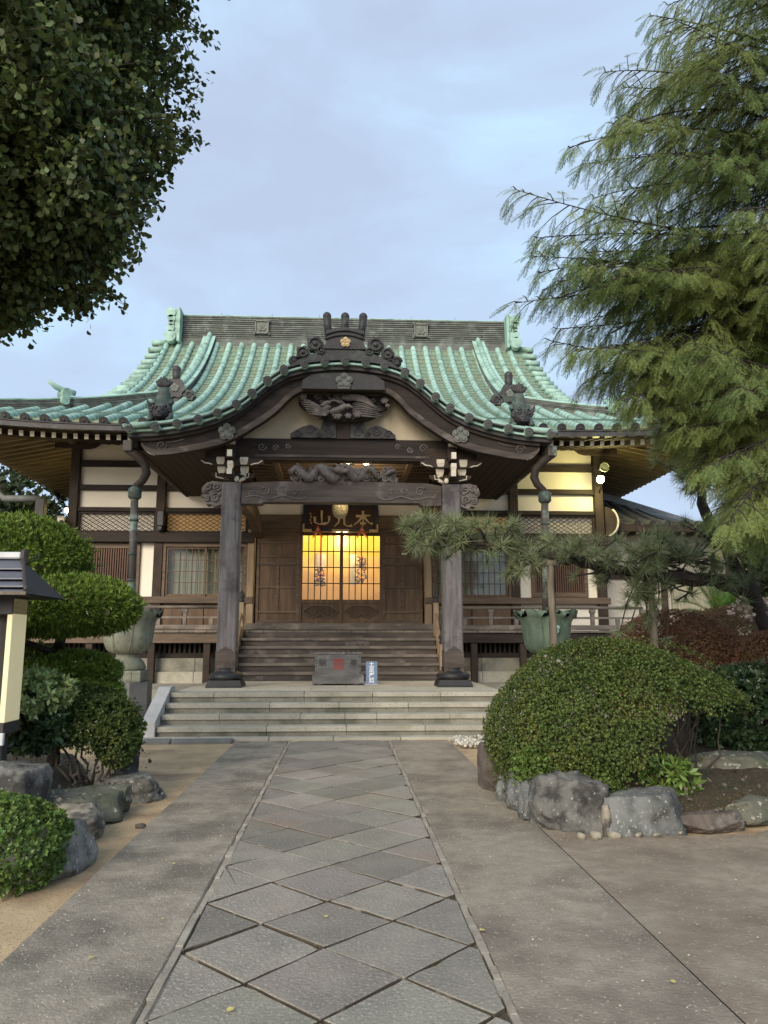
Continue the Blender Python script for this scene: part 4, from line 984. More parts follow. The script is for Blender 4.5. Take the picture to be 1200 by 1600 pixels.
# bargeboards
for sx in (-1, 1):
    X = np.linspace(0.0, 3.88, 52); P = [(sx * x, kz(sx * x) - .12) for x in X] + [(sx * x, lz(x)) for x in X[::-1]]
    n_ = len(X)
    def slab(y0, y1, up, lo, nm, m, par):
        b = MB(); V = []
        for yy in (y0, y1): V += [(sx * x, yy, up(x)) for x in X] + [(sx * x, yy, lo(x)) for x in X]
        F = []
        for i in range(n_ - 1):
            F += [(i, i + 1, n_ + i + 1, n_ + i), (2 * n_ + i, 2 * n_ + i + 1, 3 * n_ + i + 1, 3 * n_ + i), (i, i + 1, 2 * n_ + i + 1, 2 * n_ + i), (n_ + i, n_ + i + 1, 3 * n_ + i + 1, 3 * n_ + i)]
        F += [(0, n_, 3 * n_, 2 * n_), (n_ - 1, 2 * n_ - 1, 4 * n_ - 1, 3 * n_ - 1)]
        b.add(V, F); return b.build(nm, m, par)
    o = slab(14.62, 14.74, lambda x: kz(sx * x) - .13, lz, 'bargeboard', 'wood_dark_h', H)
    slab(14.56, 14.62, lambda x: kz(sx * x) - .131, lambda x: kz(sx * x) - .20, 'moulding', 'wood_dark_h', o)
    slab(14.59, 14.62, lambda x: lz(x) + .15 * min(1, (kz(sx * x) - lz(x)) / .6), lambda x: lz(x) + .012, 'moulding', 'wood_beam', o)
    slab(14.74, 15.02, lambda x: kz(sx * x) - .13, lambda x: lz(x) + .10, 'inner_board', 'wood_dark_h', o)
    b = MB(); spiral(b, sx * 3.50, 5.22, 14.615, .11, 1.4, .018, sx); b.tube([(sx * 3.4, 14.61, 5.27), (sx * 3.2, 14.61, 5.30), (sx * 3.05, 14.61, 5.36)], .014, 6, up=(0, 1, 0))
    b.tube([(sx * 3.62, 14.61, 5.02), (sx * 3.72, 14.61, 5.06), (sx * 3.80, 14.61, 5.12), (sx * 3.86, 14.61, 5.22)], .013, 6, 1, up=(0, 1, 0)); b.build('end_scroll', ['wood_beam', 'white_paint'], o)
    b = MB(); blossom(sx * 2.28 + .03, 14.59, 5.49, .17, .05, b, 0, False); b.build('blossom_crest', 'bronze_crest', o)
b = MB(); P = [(-.82, 6.37), (.82, 6.37), (.80, 6.55), (.62, 6.66), (.3, 6.70), (-.3, 6.70), (-.62, 6.66), (-.80, 6.55)]
b.prism(P, 14.50, 14.575); o = b.build('gable_board', 'bronze_dark', H)
b = MB(); blossom(.01, 14.50, 6.52, .17, .05, b, 0, False); b.box(-.11, .12, 14.44, 14.50, 6.36, 6.40); b.build('blossom_crest', 'bronze_crest', o)
# tympanum plaster behind
X = np.linspace(-2.0, 2.0, 41); b = MB(); b.grid([[(x, 15.12, 5.48) for x in X], [(x, 15.12, max(5.5, lz(x) + .16)) for x in X]]); b.build('tympanum', 'plaster_old', H)
# phoenix carving and cloud-leg strut beneath it
def phoenix():
    b = MB(); y = 14.86; RG = random.Random(21)
    P = [(-.90, 6.36), (-.92, 6.18), (-.80, 6.06), (-.62, 5.98), (-.50, 5.90), (-.30, 5.86), (-.1, 5.82), (.25, 5.82), (.45, 5.86), (.66, 5.92), (.72, 6.02), (.90, 6.10), (.96, 6.22), (.95, 6.36)]
    b.prism([(a * .97, c) for a, c in P], y - .0, y + .14, 1)
    for i in range(7):                                     # left wing feathers
        a = .055 * i
        b.tube([(-.88 + .03 * i, y - .10, 6.23 - a * .85), (-.68 + .025 * i, y - .15, 6.19 - a * .85), (-.48 + .02 * i, y - .17, 6.07 - a * .55), (-.30, y - .12, 5.98 - a * .15)], [.010, .019, .021, .012], 6, up=(0, 1, 0))
    for i in range(9): b.ball((-.38 + .03 * (i % 3), y - .13 - .01 * i, 5.92 + .028 * i), (.09, .04, .03), 0, 8, 5)
    for i in range(6):                                     # right wing feathers
        b.tube([(-.02 + .03 * i, y - .12, 6.30 - .012 * i), (.22 + .03 * i, y - .15, 6.32 - .025 * i), (.42 + .03 * i, y - .14, 6.29 - .035 * i), (.58 + .02 * i, y - .10, 6.20 - .03 * i)], [.016, .026, .024, .01], 6, up=(0, 1, 0))
    b.ball((.12, y - .10, 6.27), (.17, .06, .06), 0, 12, 7)
    b.tube([(-.25, y - .12, 5.97), (-.08, y - .17, 6.01), (.03, y - .19, 6.08), (.10, y - .20, 6.07)], [.06, .07, .055, .04], 8, up=(0, 1, 0)); b.ball((.10, y - .21, 6.07), (.06, .05, .05)); b.tube([(.13, y - .23, 6.07), (.20, y - .24, 6.02)], [.025, .006], 6)
    for k in range(3): b.tube([(.05 - .04 * k, y - .2, 6.11), (-.05 - .07 * k, y - .22, 6.17 + .01 * k), (-.16 - .08 * k, y - .2, 6.16)], [.012, .014, .004], 5)
    for k in range(7): b.tube([(.18, y - .1, 6.15 - .03 * k), (.38, y - .13, 6.20 - .05 * k), (.55, y - .12, 6.13 - .04 * k), (.72 + .03 * (k % 3), y - .08, 6.10 - .035 * k)], [.012, .02, .016, .006], 6, up=(0, 1, 0))
    for cx, cz, r0 in ((.28, 5.93, .085), (-.12, 5.90, .10), (.10, 5.90, .07), (-.8, 6.28, .08), (.82, 6.22, .08), (.88, 6.12, .05)):
        b.ball((cx, y - .10, cz), (r0, .07, r0 * .75), 0, 10, 6)
        for i in range(6): b.ball((cx + r0 * .7 * math.cos(i * 1.05), y - .14, cz + r0 * .5 * math.sin(i * 1.05)), r0 * .36, 0, 6, 4)
    for k in range(26): spiral(b, RG.uniform(-.85, .9), RG.uniform(6.2, 6.34), y - .04, RG.uniform(.03, .06), 1.2, .012, RG.choice((-1, 1)), a0=RG.uniform(0, 6), dy=.03)
    for k in range(22): spiral(b, RG.uniform(-.6, .75), RG.uniform(5.88, 6.15), y - .03, RG.uniform(.03, .06), 1.2, .012, RG.choice((-1, 1)), a0=RG.uniform(0, 6), dy=.03)
    b.build('phoenix_carving', ['carved_wood', 'carved_back'], H)
    b = MB(); b.box(-.13, .13, 15.0, 15.10, 5.5, 5.92); b.build('king_strut', 'wood_dark', H)
    for s_ in (-1, 1):
        b = MB(); P = [(.14, 5.51), (1.05, 5.51), (1.06, 5.58), (.95, 5.66), (.80, 5.74), (.66, 5.78), (.52, 5.72), (.46, 5.68), (.42, 5.80), (.40, 5.90), (.16, 5.90)]
        b.prism([(s_ * a, c) for a, c in P], 14.98, 15.09)
        for cx, cz, r0, d in ((.9, 5.60, .08, 1), (.66, 5.66, .10, -1), (.30, 5.62, .10, 1), (.28, 5.80, .08, -1), (.48, 5.58, .06, 1)): spiral(b, s_ * cx, cz, 14.98, r0, 1.6, .018, d * s_)
        b.build('cloud_leg', 'carved_wood' if False else 'bronze_dark', H)
phoenix()
def dragon():
    """writhing dragon openwork between the two beams"""
    b = MB(); RG = random.Random(31); y = PYY - .06
    P = [(-1.05 + 2.1 * i / 44, y - .08 + .06 * math.sin(i * .7), 4.80 + .11 * math.sin(i * .62) * (1 if i < 38 else .5)) for i in range(45)]
    b.tube(P, [.04 + .065 * math.sin(math.pi * min(1, (i + 3) / 40)) for i in range(45)], 8)
    for i in range(3, 43): b.ball((P[i][0], P[i][1] - .03, P[i][2] + .075), (.022, .02, .03), 0, 5, 4)
    b.ball((-.05, y - .15, 4.86), (.14, .10, .09), 0, 10, 6); b.ball((.06, y - .2, 4.82), (.09, .07, .05)); b.ball((-.06, y - .22, 4.93), .03); b.ball((.05, y - .22, 4.92), .03)
    for s_ in (-1, 1): b.tube([(s_ * .06, y - .1, 4.93), (s_ * .14, y - .06, 4.99), (s_ * .24, y - .04, 5.0)], [.025, .02, .006], 6)
    for k in range(64): spiral(b, RG.uniform(-1.05, 1.08), RG.uniform(4.66, 4.78) if k % 2 else RG.uniform(4.66, 4.70) + .22 * (1 - abs(RG.uniform(-1, 1))), y + RG.uniform(-.06, .05), RG.uniform(.05, .10), 1.4, .026, RG.choice((-1, 1)), a0=RG.uniform(0, 6), dy=.03)
    for k in range(20):
        x = RG.uniform(-.9, .9); b.tube([(x, y, 4.64), (x + .08, y - .05, 4.72), (x - .04, y - .04, 4.82), (x + .05, y, 4.92)], [.04, .035, .03, .012], 6)
    b.build('dragon_carving', 'carved_wood', H)
dragon()
# crown ornament on the gable
def crown():
    y = 14.62; b = MB()
    X = np.linspace(-1.06, 1.08, 25)
    top = [(x, kz(x) + .10 + .22 * (1 - (x / 1.1) ** 2)) for x in X]; b.prism([(x, kz(x) + .075) for x in X] + top[::-1], y - .10, y + .25)
    P = [(-.42, 7.20), (.46, 7.20), (.40, 7.30), (.37, 7.46), (.40, 7.58), (.02, 7.66), (-.36, 7.58), (-.33, 7.46), (-.36, 7.30)]
    b.prism(P, y - .13, y + .22)
    for d in (0, .09): b.tube([(x, y - .14, 7.40 + d + .09 * (1 - ((x - .02) / .38) ** 2)) for x in np.linspace(-.38, .42, 9)], .026, 8, up=(0, 1, 0))
    for x in (-.33, .02, .37):
        b.tube([(x * .9, y + .02, 7.52), (x, y, 7.72), (x * 1.04, y, 7.93)], [.075, .080, .085], 12); b.ball((x * 1.04, y, 7.93), .087, 0, 12, 8)
    o = b.build('crown_ornament', 'bronze_dark', H)
    b = MB(); blossom(.03, y - .135, 7.33, .105, .03, b); b.build('crest', 'gold_pale', o)
    for s_ in (-1, 1):
        for cx, cz, r0 in ((.60, 7.30, .16), (.84, 7.12, .13), (.48, 7.16, .09)):
            b = MB(); P = []
            for i in range(32):
                a = 2 * math.pi * i / 32; q = r0 * (1 + .12 * math.cos(5 * a)); P.append((.03 + s_ * cx + q * math.cos(a), cz + q * math.sin(a)))
            b.prism(P, y - .11, y + .06); cc = .03 + s_ * cx
            b.tube([(cc + r0 * .72 * math.cos(i * .4), y - .12, cz + r0 * .72 * math.sin(i * .4)) for i in range(17)], r0 * .16, 6, up=(0, 1, 0)); b.ball((cc, y - .12, cz), r0 * .3, 1); b.build('scroll_flower', ['bronze_dark', 'bronze_disc'], o)
        b = MB(); cx = 1.02; spiral(b, .03 + s_ * cx, kz(cx) + .22, y - .06, .10, 1.5, .035, s_); b.ball((.03 + s_ * cx, y, kz(cx) + .22), (.11, .08, .11)); b.build('scroll_flower', 'bronze_dark', o)
crown()
# porch soffits, side boards, hip-side gutters
for sx in (-1, 1):
    b = MB()
    for k in range(12):
        xa = 2.02 + k * .168; b.box(sx * (xa + .004), sx * (xa + .164), 15.03, 19.95, max(5.12, lz(xa + .08) + .10 if xa < 2.4 else 5.24 - .02 * (xa - 2.4)), 5.40 if xa > 2.3 else 5.6)
    b.build('soffit', 'soffit_wood', H)
    b = MB(); b.prism([(14.9, 5.18), (19.9, 5.18), (19.9, zr(19.9) - .1), (17.3, zr(17.3) - .1), (14.9, zr(14.9) - .08)], sx * 4.02, sx * 4.08, ax='x'); b.build('porch_side_board', 'wood_dark', H)
    b = MB(); b.tube([(sx * 4.16, 14.75, 5.22), (sx * 4.16, 19.6, 5.30)], .06, 8); b.build('side_gutter', 'pipe_copper', H)
    # downpipe with offset bend, collars and joint box
    b = MB(); b.box(sx * 4.06, sx * 4.24, 14.62, 14.84, 5.10, 5.32, b=.02)
    o = b.build('downpipe', 'pipe_copper', H)
    b = MB(); P = [(sx * 4.15, 14.73, 5.15), (sx * 3.98, 14.75, 5.02), (sx * 3.84, 14.78, 4.88), (sx * 3.80, 14.78, 4.70), (sx * 3.86, 14.78, 4.56), (sx * 3.98, 14.78, 4.44), (sx * 4.00, 14.78, 4.34), (sx * 4.00, 14.78, 4.2)]
    b.tube(P, [.085, .085, .085, .085, .075, .07, .07, .07], 10, up=(0, 1, 0)); b.build('offset_bend', 'wood_dark_h', o)
    MB().tube([(sx * 4.0, 14.78, 4.42), (sx * 4.0, 14.78, 4.38), (sx * 4.0, 14.78, 4.22), (sx * 4.0, 14.78, 4.18)], [.085, .125, .125, .085], 12).build('joint_box', 'bronze_green', o)
    MB().tube([(sx * 4.0, 14.78, 4.2), (sx * 3.95, 14.78, 2.02)], .072, 12).build('pipe_run', 'pipe_copper', o)
    for z in (3.75, 3.1, 2.6): MB().tube([(sx * 3.985, 14.78, z), (sx * 3.985, 14.78, z + .05)], .084, 12).build('collar', 'bronze_green', o)
# roof lions at the porch corners, head down and tail up
def lion(sx):
    x, y = sx * 3.60, 14.95; z = 5.50; RG = random.Random(8 + sx)
    o = thing('roof_lion', (x, y, z), 'greenish bronze lion with raised tail on the %s corner of the porch roof' % ('left' if sx < 0 else 'right'), 'lion ornament', 'bronze lions on the porch roof corners')
    b = MB(); b.box(x - .30, x + .28, y - .22, y + .26, z - .08, z + .05, b=.02); b.box(x - .21, x + .21, y - .2, y + .2, z + .05, z + .25, b=.03); b.build('pedestal', 'bronze_dark', o)
    b = MB()
    P = [(x, y - .05, z + .40), (x, y + .05, z + .55), (x + .01 * sx, y + .12, z + .72), (x, y + .10, z + .90), (x, y + .06, z + 1.02)]
    b.tube(P, [.17, .19, .17, .13, .09], 12, up=(1, 0, 0))
    for s_ in (-1, 1):
        b.tube([(x + s_ * .13, y - .02, z + .48), (x + s_ * .19, y - .10, z + .36), (x + s_ * .18, y - .16, z + .26)], [.075, .065, .06], 8); b.ball((x + s_ * .18, y - .20, z + .27), (.07, .09, .05))
        b.tube([(x + s_ * .10, y + .1, z + .72), (x + s_ * .17, y + .03, z + .70), (x + s_ * .16, y - .03, z + .62)], [.07, .06, .045], 8)
    o2 = b.build('body', 'bronze_green', o)
    b = MB(); b.ball((x, y - .14, z + .42), (.16, .15, .15), 0, 14, 9); b.ball((x, y - .28, z + .36), (.10, .08, .075), 0, 10, 7); b.ball((x, y - .34, z + .40), (.045, .03, .03)); b.box(x - .07, x + .07, y - .36, y - .30, z + .305, z + .325)
    for s_ in (-1, 1): b.ball((x + s_ * .07, y - .26, z + .48), .032); b.ball((x + s_ * .15, y - .12, z + .53), (.05, .03, .06)); b.ball((x + s_ * .07, y - .25, z + .52), (.05, .03, .02))
    for k in range(26):
        a = RG.uniform(0, 6.28); q = RG.uniform(.15, .20); b.ball((x + q * math.cos(a), y - .08 + RG.uniform(-.06, .08), z + .43 + q * math.sin(a)), RG.uniform(.035, .055), 0, 7, 5)
    b.build('head', 'bronze_dark', o)
    b = MB()
    for k in range(7): b.tube([(x, y + .06, z + 1.0), (x + (k - 3) * .034, y + .05, z + 1.08), (x + (k - 3) * .052, y + RG.uniform(-.02, .08), z + 1.14 + .03 * (3 - abs(k - 3)))], [.05, .045, .02], 6)
    for k in range(4): b.tube([(x - sx * -.17, y, z + .55), (x + sx * (.22 + .02 * k), y - .03, z + .50 + .06 * k), (x + sx * .30, y - .04, z + .56 + .06 * k)], [.035, .025, .006], 5)
    b.build('tail', 'bronze_dark', o)
lion(-1); lion(1)
# plaque, its two red clips, brass lantern
pq = thing('name_plaque', (-.06, 19.8, 4.3), 'dark red wooden name plaque with pale brushed characters above the lit doors', 'plaque')
T = Matrix.Translation((-.06, 19.74, 4.62)) @ Matrix.Rotation(R(-8), 4, 'X')
b = MB(); b.box(-.86, .86, -.02, .03, -.27, .30, M=T); b.build('board', 'plaque_wood', pq)
for nm, a in (('frame', (-.97, -.85, -.05, .05, -.36, .40)), ('frame', (.85, .97, -.05, .05, -.36, .40)), ('frame', (-.85, .85, -.05, .05, -.36, -.26)), ('frame', (-.85, .85, -.05, .05, .29, .39))):
    b = MB(); b.box(*a, b=.015, M=T); b.build(nm, 'plaque_frame', pq)
b = MB()
for x0, x1 in ((-.975, -.74), (-.22, .22), (.74, .975)): b.box(x0, x1, -.058, -.0505, -.365, -.30, M=T)
for x in (-.975, .93): b.box(x, x + .045, -.058, -.0505, -.30, -.16, M=T)
b.build('gilt_fitting', 'gold_pale', pq)
def strokes(b, S, x, z, s, y, wd):
    for st_ in S: b.tube([(x + a * s, y, z + c * s) for a, c in st_], [wd * (.75 + .5 * math.sin(1 + 2.2 * i)) for i in range(len(st_))], 6, up=(0, 1, 0), sq=.5)
b = MB(); yy = 19.695
strokes(b, [[(-.75, .35), (.75, .42)], [(0, .9), (.02, .2), (0, -.75)], [(-.05, .35), (-.4, -.15), (-.95, -.6)], [(.05, .35), (.4, -.1), (.7, -.4), (1.0, -.45)], [(-.3, -.42), (.3, -.4)]], .52, 4.60, .25, yy, .036)
strokes(b, [[(0, .95), (0, .2), (.02, -.45)], [(-.75, .25), (-.72, -.35), (-.3, -.55), (.3, -.5), (.75, -.35)], [(.78, .35), (.82, 0), (.75, -.35)]], -.55, 4.60, .24, yy, .037)
strokes(b, [[(-.5, .5), (.5, .55)], [(0, .9), (0, .5)], [(-.3, .4), (-.35, -.3), (-.8, -.75)], [(.2, .4), (.22, -.5), (.55, -.72), (1.0, -.62)], [(-.5, .8), (-.3, .6)], [(.5, .85), (.3, .6)]], -.02, 4.60, .26, yy, .036)
for k, z in enumerate((4.74, 4.66, 4.58, 4.50)): strokes(b, [[(-.5, .2), (.4, .3)], [(0, .6), (-.1, -.5)], [(-.4, -.3), (.5, -.3)]], -.84 + .02 * (k % 2), z, .045, yy, .008)
b.build('lettering', 'gilt', pq)
for k, x in enumerate((-.64, .49)):
    o = thing('plaque_clip', (x, 19.62, 4.2), 'vermilion forked bracket under the %s end of the name plaque' % ('left' if k == 0 else 'right'), 'bracket', 'vermilion plaque brackets')
    b = MB(); b.prism([(x, 4.42), (x + .06, 4.30), (x + .14, 4.10), (x + .03, 4.22), (x, 4.26), (x - .03, 4.22), (x - .14, 4.10), (x - .06, 4.30)], 19.55, 19.74); b.build('fork', 'vermilion', o)
    MB().ball((x, 19.55, 4.31), .026).build('stud', 'white_paint', o)
ln = thing('brass_lantern', (-.06, 17.1, 4.30), 'pierced brass lantern bowl hanging in the porch before the plaque', 'lantern')
b = MB(); b.lathe((-.06, 17.1, 4.20), [(.01, 0), (.06, .012), (.12, .05), (.165, .12), (.185, .22), (.175, .32), (.14, .40), (.06, .44)], 24); b.build('bowl', 'lantern_brass', ln)
MB().lathe((-.06, 17.1, 4.64), [(.22, 0), (.2, .03), (.1, .10), (.03, .16)], 16).build('cap', 'bronze_dark', ln)
MB().tube([(-.06, 17.1, 4.78), (-.06, 17.1, 5.34)], .012, 6).build('chain', 'bronze_dark', ln)
# fittings on the hall walls
o = thing('security_camera', (-7.15, 19.6, 4.4), 'white bullet security camera on the left corner post of the hall', 'camera')
T = Matrix.Translation((-7.16, 19.66, 4.52)) @ Matrix.Rotation(R(25), 4, 'Z') @ Matrix.Rotation(R(20), 4, 'X')
MB().box(-.075, .075, -.24, .14, -.075, .085, b=.02, M=T).build('housing', 'white_paint', o); MB().tube([T @ Vector((0, -.25, 0)), T @ Vector((0, -.23, 0))], .05, 12).build('lens', 'black_plastic', o)
MB().box(-7.2, -7.08, 19.7, 19.86, 4.22, 4.40, b=.01).tube([(-7.14, 19.76, 4.36), (-7.15, 19.7, 4.48)], .03, 8).build('mount', 'white_paint', o)
o = thing('loudspeaker', (-4.66, 19.8, 4.25), 'small black loudspeaker on the post left of the porch', 'loudspeaker')
MB().box(-4.75, -4.57, 19.62, 19.82, 4.38, 4.78, b=.02).build('cabinet', 'black_plastic', o); MB().tube([(-4.66, 19.60, 4.33), (-4.66, 19.62, 4.33)], .05, 12).box(-4.72, -4.60, 19.64, 19.82, 4.26, 4.38, b=.01).build('sensor', 'black_plastic', o)
for sx, x, y, z, lab, en, colr in ((1, 6.72, 19.36, 5.66, 'glaring yellow floodlight on the right corner of the hall', 42, (1, .86, .30)), (-1, -7.35, 20.6, 4.92, 'small yellow lamp on the left side wall of the hall', 8, (1, .78, .25))):
    o = thing('wall_lamp', (x, y, z), lab, 'lamp')
    MB().ball((x, y, z), .10 if sx > 0 else .05, 0, 14, 9).build('bulb', 'bulb_yellow' if sx > 0 else 'bulb_yellow', o)
    MB().tube([(x + sx * .12, y + .16, z + .04), (x, y + .03, z + .015)], [.05, .075], 12).build('lamp_hood', 'white_paint', o)
    b = MB(); b.tube([(x + sx * .10, FY - .1 if sx > 0 else y + .1, z - .30), (x + sx * .12, y + .3, z - .1), (x + sx * .12, y + .16, z + .04)], .015, 6); b.build('bracket', 'bronze_dark', o)
    ld = bpy.data.lights.new('lamp_light', 'POINT'); ld.energy = en; ld.color = colr; ld.shadow_soft_size = .06
    lo = bpy.data.objects.new('lamp_light', ld); COL.objects.link(lo); lo.parent = o; lo.location = (-sx * .02, -.12, -.04)
o = thing('round_horn', (6.82, 19.3, 5.95), 'small round horn speaker above the floodlight on the hall corner', 'horn')
MB().tube([(6.82, 19.45, 5.98), (6.82, 19.3, 5.98)], [.04, .12], 16).tube([(6.82 + .12 * math.cos(i * .42), 19.3, 5.98 + .12 * math.sin(i * .42)) for i in range(16)], .014, 6, up=(0, 1, 0)).build('bell', 'bronze_crest', o)
MB().tube([(6.82, 19.85, 6.0), (6.82, 19.45, 5.98)], .02, 6).build('arm', 'grey_plastic', o)
# offertory box and no-shoes notice
ob = thing('offertory_box', (-.06, 15.6, PT), 'weathered grey wooden offertory box with a red seal on its front', 'offertory box')
x0, x1, y0, y1 = -.54, .42, 15.62, 16.15
b = MB(); b.box(x0 + .02, x1 - .02, y0 + .03, y1, PT + .20, PT + .60, b=.008); b.build('body', 'box_grey', ob)
b = MB(); b.prism([(x0 - .03, PT + .02), (x0 + .02, PT + .03), (x0 + .12, PT + .005), (x0 + .2, PT + .03), (x1 - .2, PT + .03), (x1 - .12, PT + .005), (x1 - .02, PT + .03), (x1 + .03, PT + .02), (x1 + .03, PT + .19), (x0 - .03, PT + .19)], y0, y1 + .03); b.box(x0 - .01, x1 + .01, y0 + .012, y1, PT + .19, PT + .21); b.build('base_board', 'box_grey', ob)
b = MB(); b.box(x0, x1, y0 + .01, y0 + .07, PT + .60, PT + .635, b=.006); b.box(x0, x1, y1 - .06, y1 + .01, PT + .60, PT + .635, b=.006); b.build('rim', 'wood_grey', ob)
for k in range(9): xx = x0 + .06 + k * .1; MB().box(xx, xx + .045, y0 + .05, y1 - .04, PT + .60, PT + .645, b=.005).build('grille_bar', 'wood_grey', ob)
b = MB(); s0, s1, w0, w1 = -.155, .045, PT + .30, PT + .51; yf = y0 + .026
b.box(s0, s1, yf, yf + .003, w0, w0 + .018); b.box(s0, s1, yf, yf + .003, w1 - .018, w1); b.box(s0, s0 + .018, yf, yf + .003, w0 + .018, w1 - .018); b.box(s1 - .018, s1, yf, yf + .003, w0 + .018, w1 - .018)
for i in range(5): zz = w0 + .034 + i * .036; b.box(s0 + .026, s0 + .092, yf, yf + .003, zz, zz + .02); b.box(s0 + .106, s1 - .026, yf, yf + .003, zz, zz + .02)
for xx in (s0 + .034, s0 + .078, s0 + .114, s0 + .158): b.box(xx, xx + .016, yf - .001, yf + .002, w0 + .03, w1 - .03)
b.build('red_seal', 'red_print', ob)
b = MB(); text_mesh(b, '納', -.37, y0 + .027, PT + .42, .15); b.build('lettering', 'ink_faint', ob)
b = MB(); text_mesh(b, '奉', .25, y0 + .027, PT + .42, .15); b.build('lettering', 'ink_faint', ob)
for s_ in (x0 + .05, x1 - .05):
    for z in (.25, .37, .55): MB().ball((s_, y0 + .03, PT + z), (.012, .008, .012)).build('nail', 'black_plastic', ob)
sg = thing('standing_notice', (.61, 15.6, PT), 'narrow blue board lettered in white standing beside the offertory box', 'notice board')
T = Matrix.Translation((.61, 15.66, PT)) @ Matrix.Rotation(R(-6), 4, 'X')
MB().box(-.115, .115, -.012, .012, .02, .46, b=.004, M=T).build('board', 'sign_blue', sg); MB().box(-.14, .14, -.04, .14, 0, .022, b=.004, M=Matrix.Translation((.61, 15.66, PT))).build('foot', 'granite_pale', sg)
b = MB()
for k, ch in enumerate('土足厳禁'): text_mesh(b, ch, .61, 15.66 - .016 + (.395 - k * .105) * math.tan(R(6)) * 1, PT + .395 - k * .105, .105, depth=.002, bold=.0035)
b.build('lettering', 'white_letter', sg)
# rain bowls: lotus shaped, on pedestals
def lotus(x, y, lab, mb_, mf, green):
    o = thing('rain_bowl', (x, y, 0), lab, 'water bowl', 'lotus rain bowls beside the porch')
    def mod(r, z, t_, k): q = math.cos(8 * t_); return r * (1 + .035 * k * q), z + (.075 * k ** 6 * (abs(math.cos(4 * t_)) ** .7 * 2 - 1.2))
    pr = [(.18, 1.25), (.29, 1.275), (.37, 1.34), (.42, 1.44), (.445, 1.58), (.455, 1.72), (.48, 1.85), (.54, 1.96), (.60, 2.02), (.575, 2.02), (.52, 1.95), (.47, 1.86)]
    b = MB(); b.lathe((x, y, 0), pr[:9], 64, mod=mod); b.lathe((x, y, 0), [(.585, 2.015), (.53, 1.93), (.44, 1.85), (.1, 1.83)], 64, mod=lambda r, z, t_, k: (r * (1 + .03 * (1 - k) * math.cos(8 * t_)), z + .075 * (1 - k) ** 3 * (abs(math.cos(4 * t_)) ** .7 * 2 - 1.2))); bo = b.build('bowl', mb_, o)
    b = MB()
    for i in range(8):
        for s_ in (-1, 1):
            P = []
            for k in range(9):
                f = k / 8; rr, zz = np.interp(f, np.linspace(0, 1, 9), [p[0] for p in pr[:9]]), np.interp(f, np.linspace(0, 1, 9), [p[1] for p in pr[:9]])
                a = i * math.pi / 4 + s_ * (.08 + .30 * math.sin(math.pi * min(1, f * .72 + .12))); rr *= 1 + .035 * f * math.cos(8 * a); P.append((x + (rr + .004) * math.cos(a), y + (rr + .004) * math.sin(a), zz))
            b.tube(P[1:], .009, 5)
    b.build('petal_ridge', mb_, bo)
    if green:
        b = MB(); blossom(x + .02, y - .50, 1.72, .10, .03, b); b.build('crest', 'copper_rib', bo)
    b = MB(); b.lathe((x, y, 0), [(.31, .96), (.34, 1.0), (.30, 1.10), (.24, 1.17), (.20, 1.20), (.21, 1.27)], 40, mod=lambda r, z, t_, k: (r * (1 + .03 * (1 - k) * math.cos(20 * t_)), z)); b.build('foot', mf, o)
    b = MB(); b.box(x - .34, x + .34, y - .34, y + .34, .76, .96, b=.012)
    for k in range(4):
        xx = x - .30 + k * .155; b.box(xx, xx + .012, y - .352, y - .335, .78, .94); b.box(xx, xx + .13, y - .352, y - .335, .80, .81); b.box(xx, xx + .13, y - .352, y - .335, .91, .92)
    b.build('carved_block', mf, o)
    oc = lambda r: [(x + r * math.cos(R(22.5 + 45 * i)), y + r * math.sin(R(22.5 + 45 * i))) for i in range(8)]
    MB().prism(oc(.47), .24, .76, ax='z').build('octagon_block', 'granite_grey', o); MB().prism(oc(.56), -.1, .24, ax='z').build('bottom_block', 'granite_grey', o)
    return o
lotus(-3.95, 14.70, 'stone grey lotus shaped rain bowl behind the clipped tree left of the stairs', 'stone_beige', 'stone_beige', False)
lotus(3.92, 14.70, 'green bronze lotus rain bowl with blossom crest, right of the porch', 'bronze_bowl', 'granite', True)

# ------------------------------------------------------------------ garden: beds, rocks
def rock(name, c, r, matn, label, group=None, seed=1, planes=9, rot=0, sub=5, rough=1.0):
    bm = bmesh.new(); bmesh.ops.create_icosphere(bm, subdivisions=sub, radius=1.0); rr = random.Random(seed)
    pl = []
    for _ in range(planes):
        d = Vector((rr.gauss(0, 1), rr.gauss(0, 1), rr.gauss(0, .8))).normalized(); pl.append((d, rr.uniform(.62, .88)))
    pl.append((Vector((rr.uniform(-.2, .2), rr.uniform(-.3, .1), 1)).normalized(), rr.uniform(.7, .85)))
    for v in bm.verts:
        p = v.co.copy(); p *= 1 / max(abs(p.x), abs(p.y), abs(p.z)) ** .55
        s_ = Vector((seed * 3.1, seed * 1.7, 0)); dirn = v.co.copy()
        p += dirn * .16 * noise.noise(p * 1.3 + s_)
        for d, h in pl:
            e_ = p.dot(d) - h * 1.12
            if e_ > 0: p -= d * e_ * .95
        rd = (1 - abs(noise.noise(p * 2.6 + s_))) ** 3
        p += dirn * rough * (.075 * noise.noise(p * 4.0 + s_) + .05 * noise.noise(p * 9 + s_) + .030 * noise.noise(p * 20 + s_) - .05 * rd)
        v.co = (p.x * r[0] * 1.08, p.y * r[1] * 1.08, p.z * r[2] * 1.12)
    me = bpy.data.meshes.new(name); bm.to_mesh(me); bm.free(); me.materials.append(MATS[matn])
    me.polygons.foreach_set('use_smooth', [True] * len(me.polygons))
    o = link(name, me, None, c, (0, 0, rot)); None
    return tag(o, label, 'rock', group)
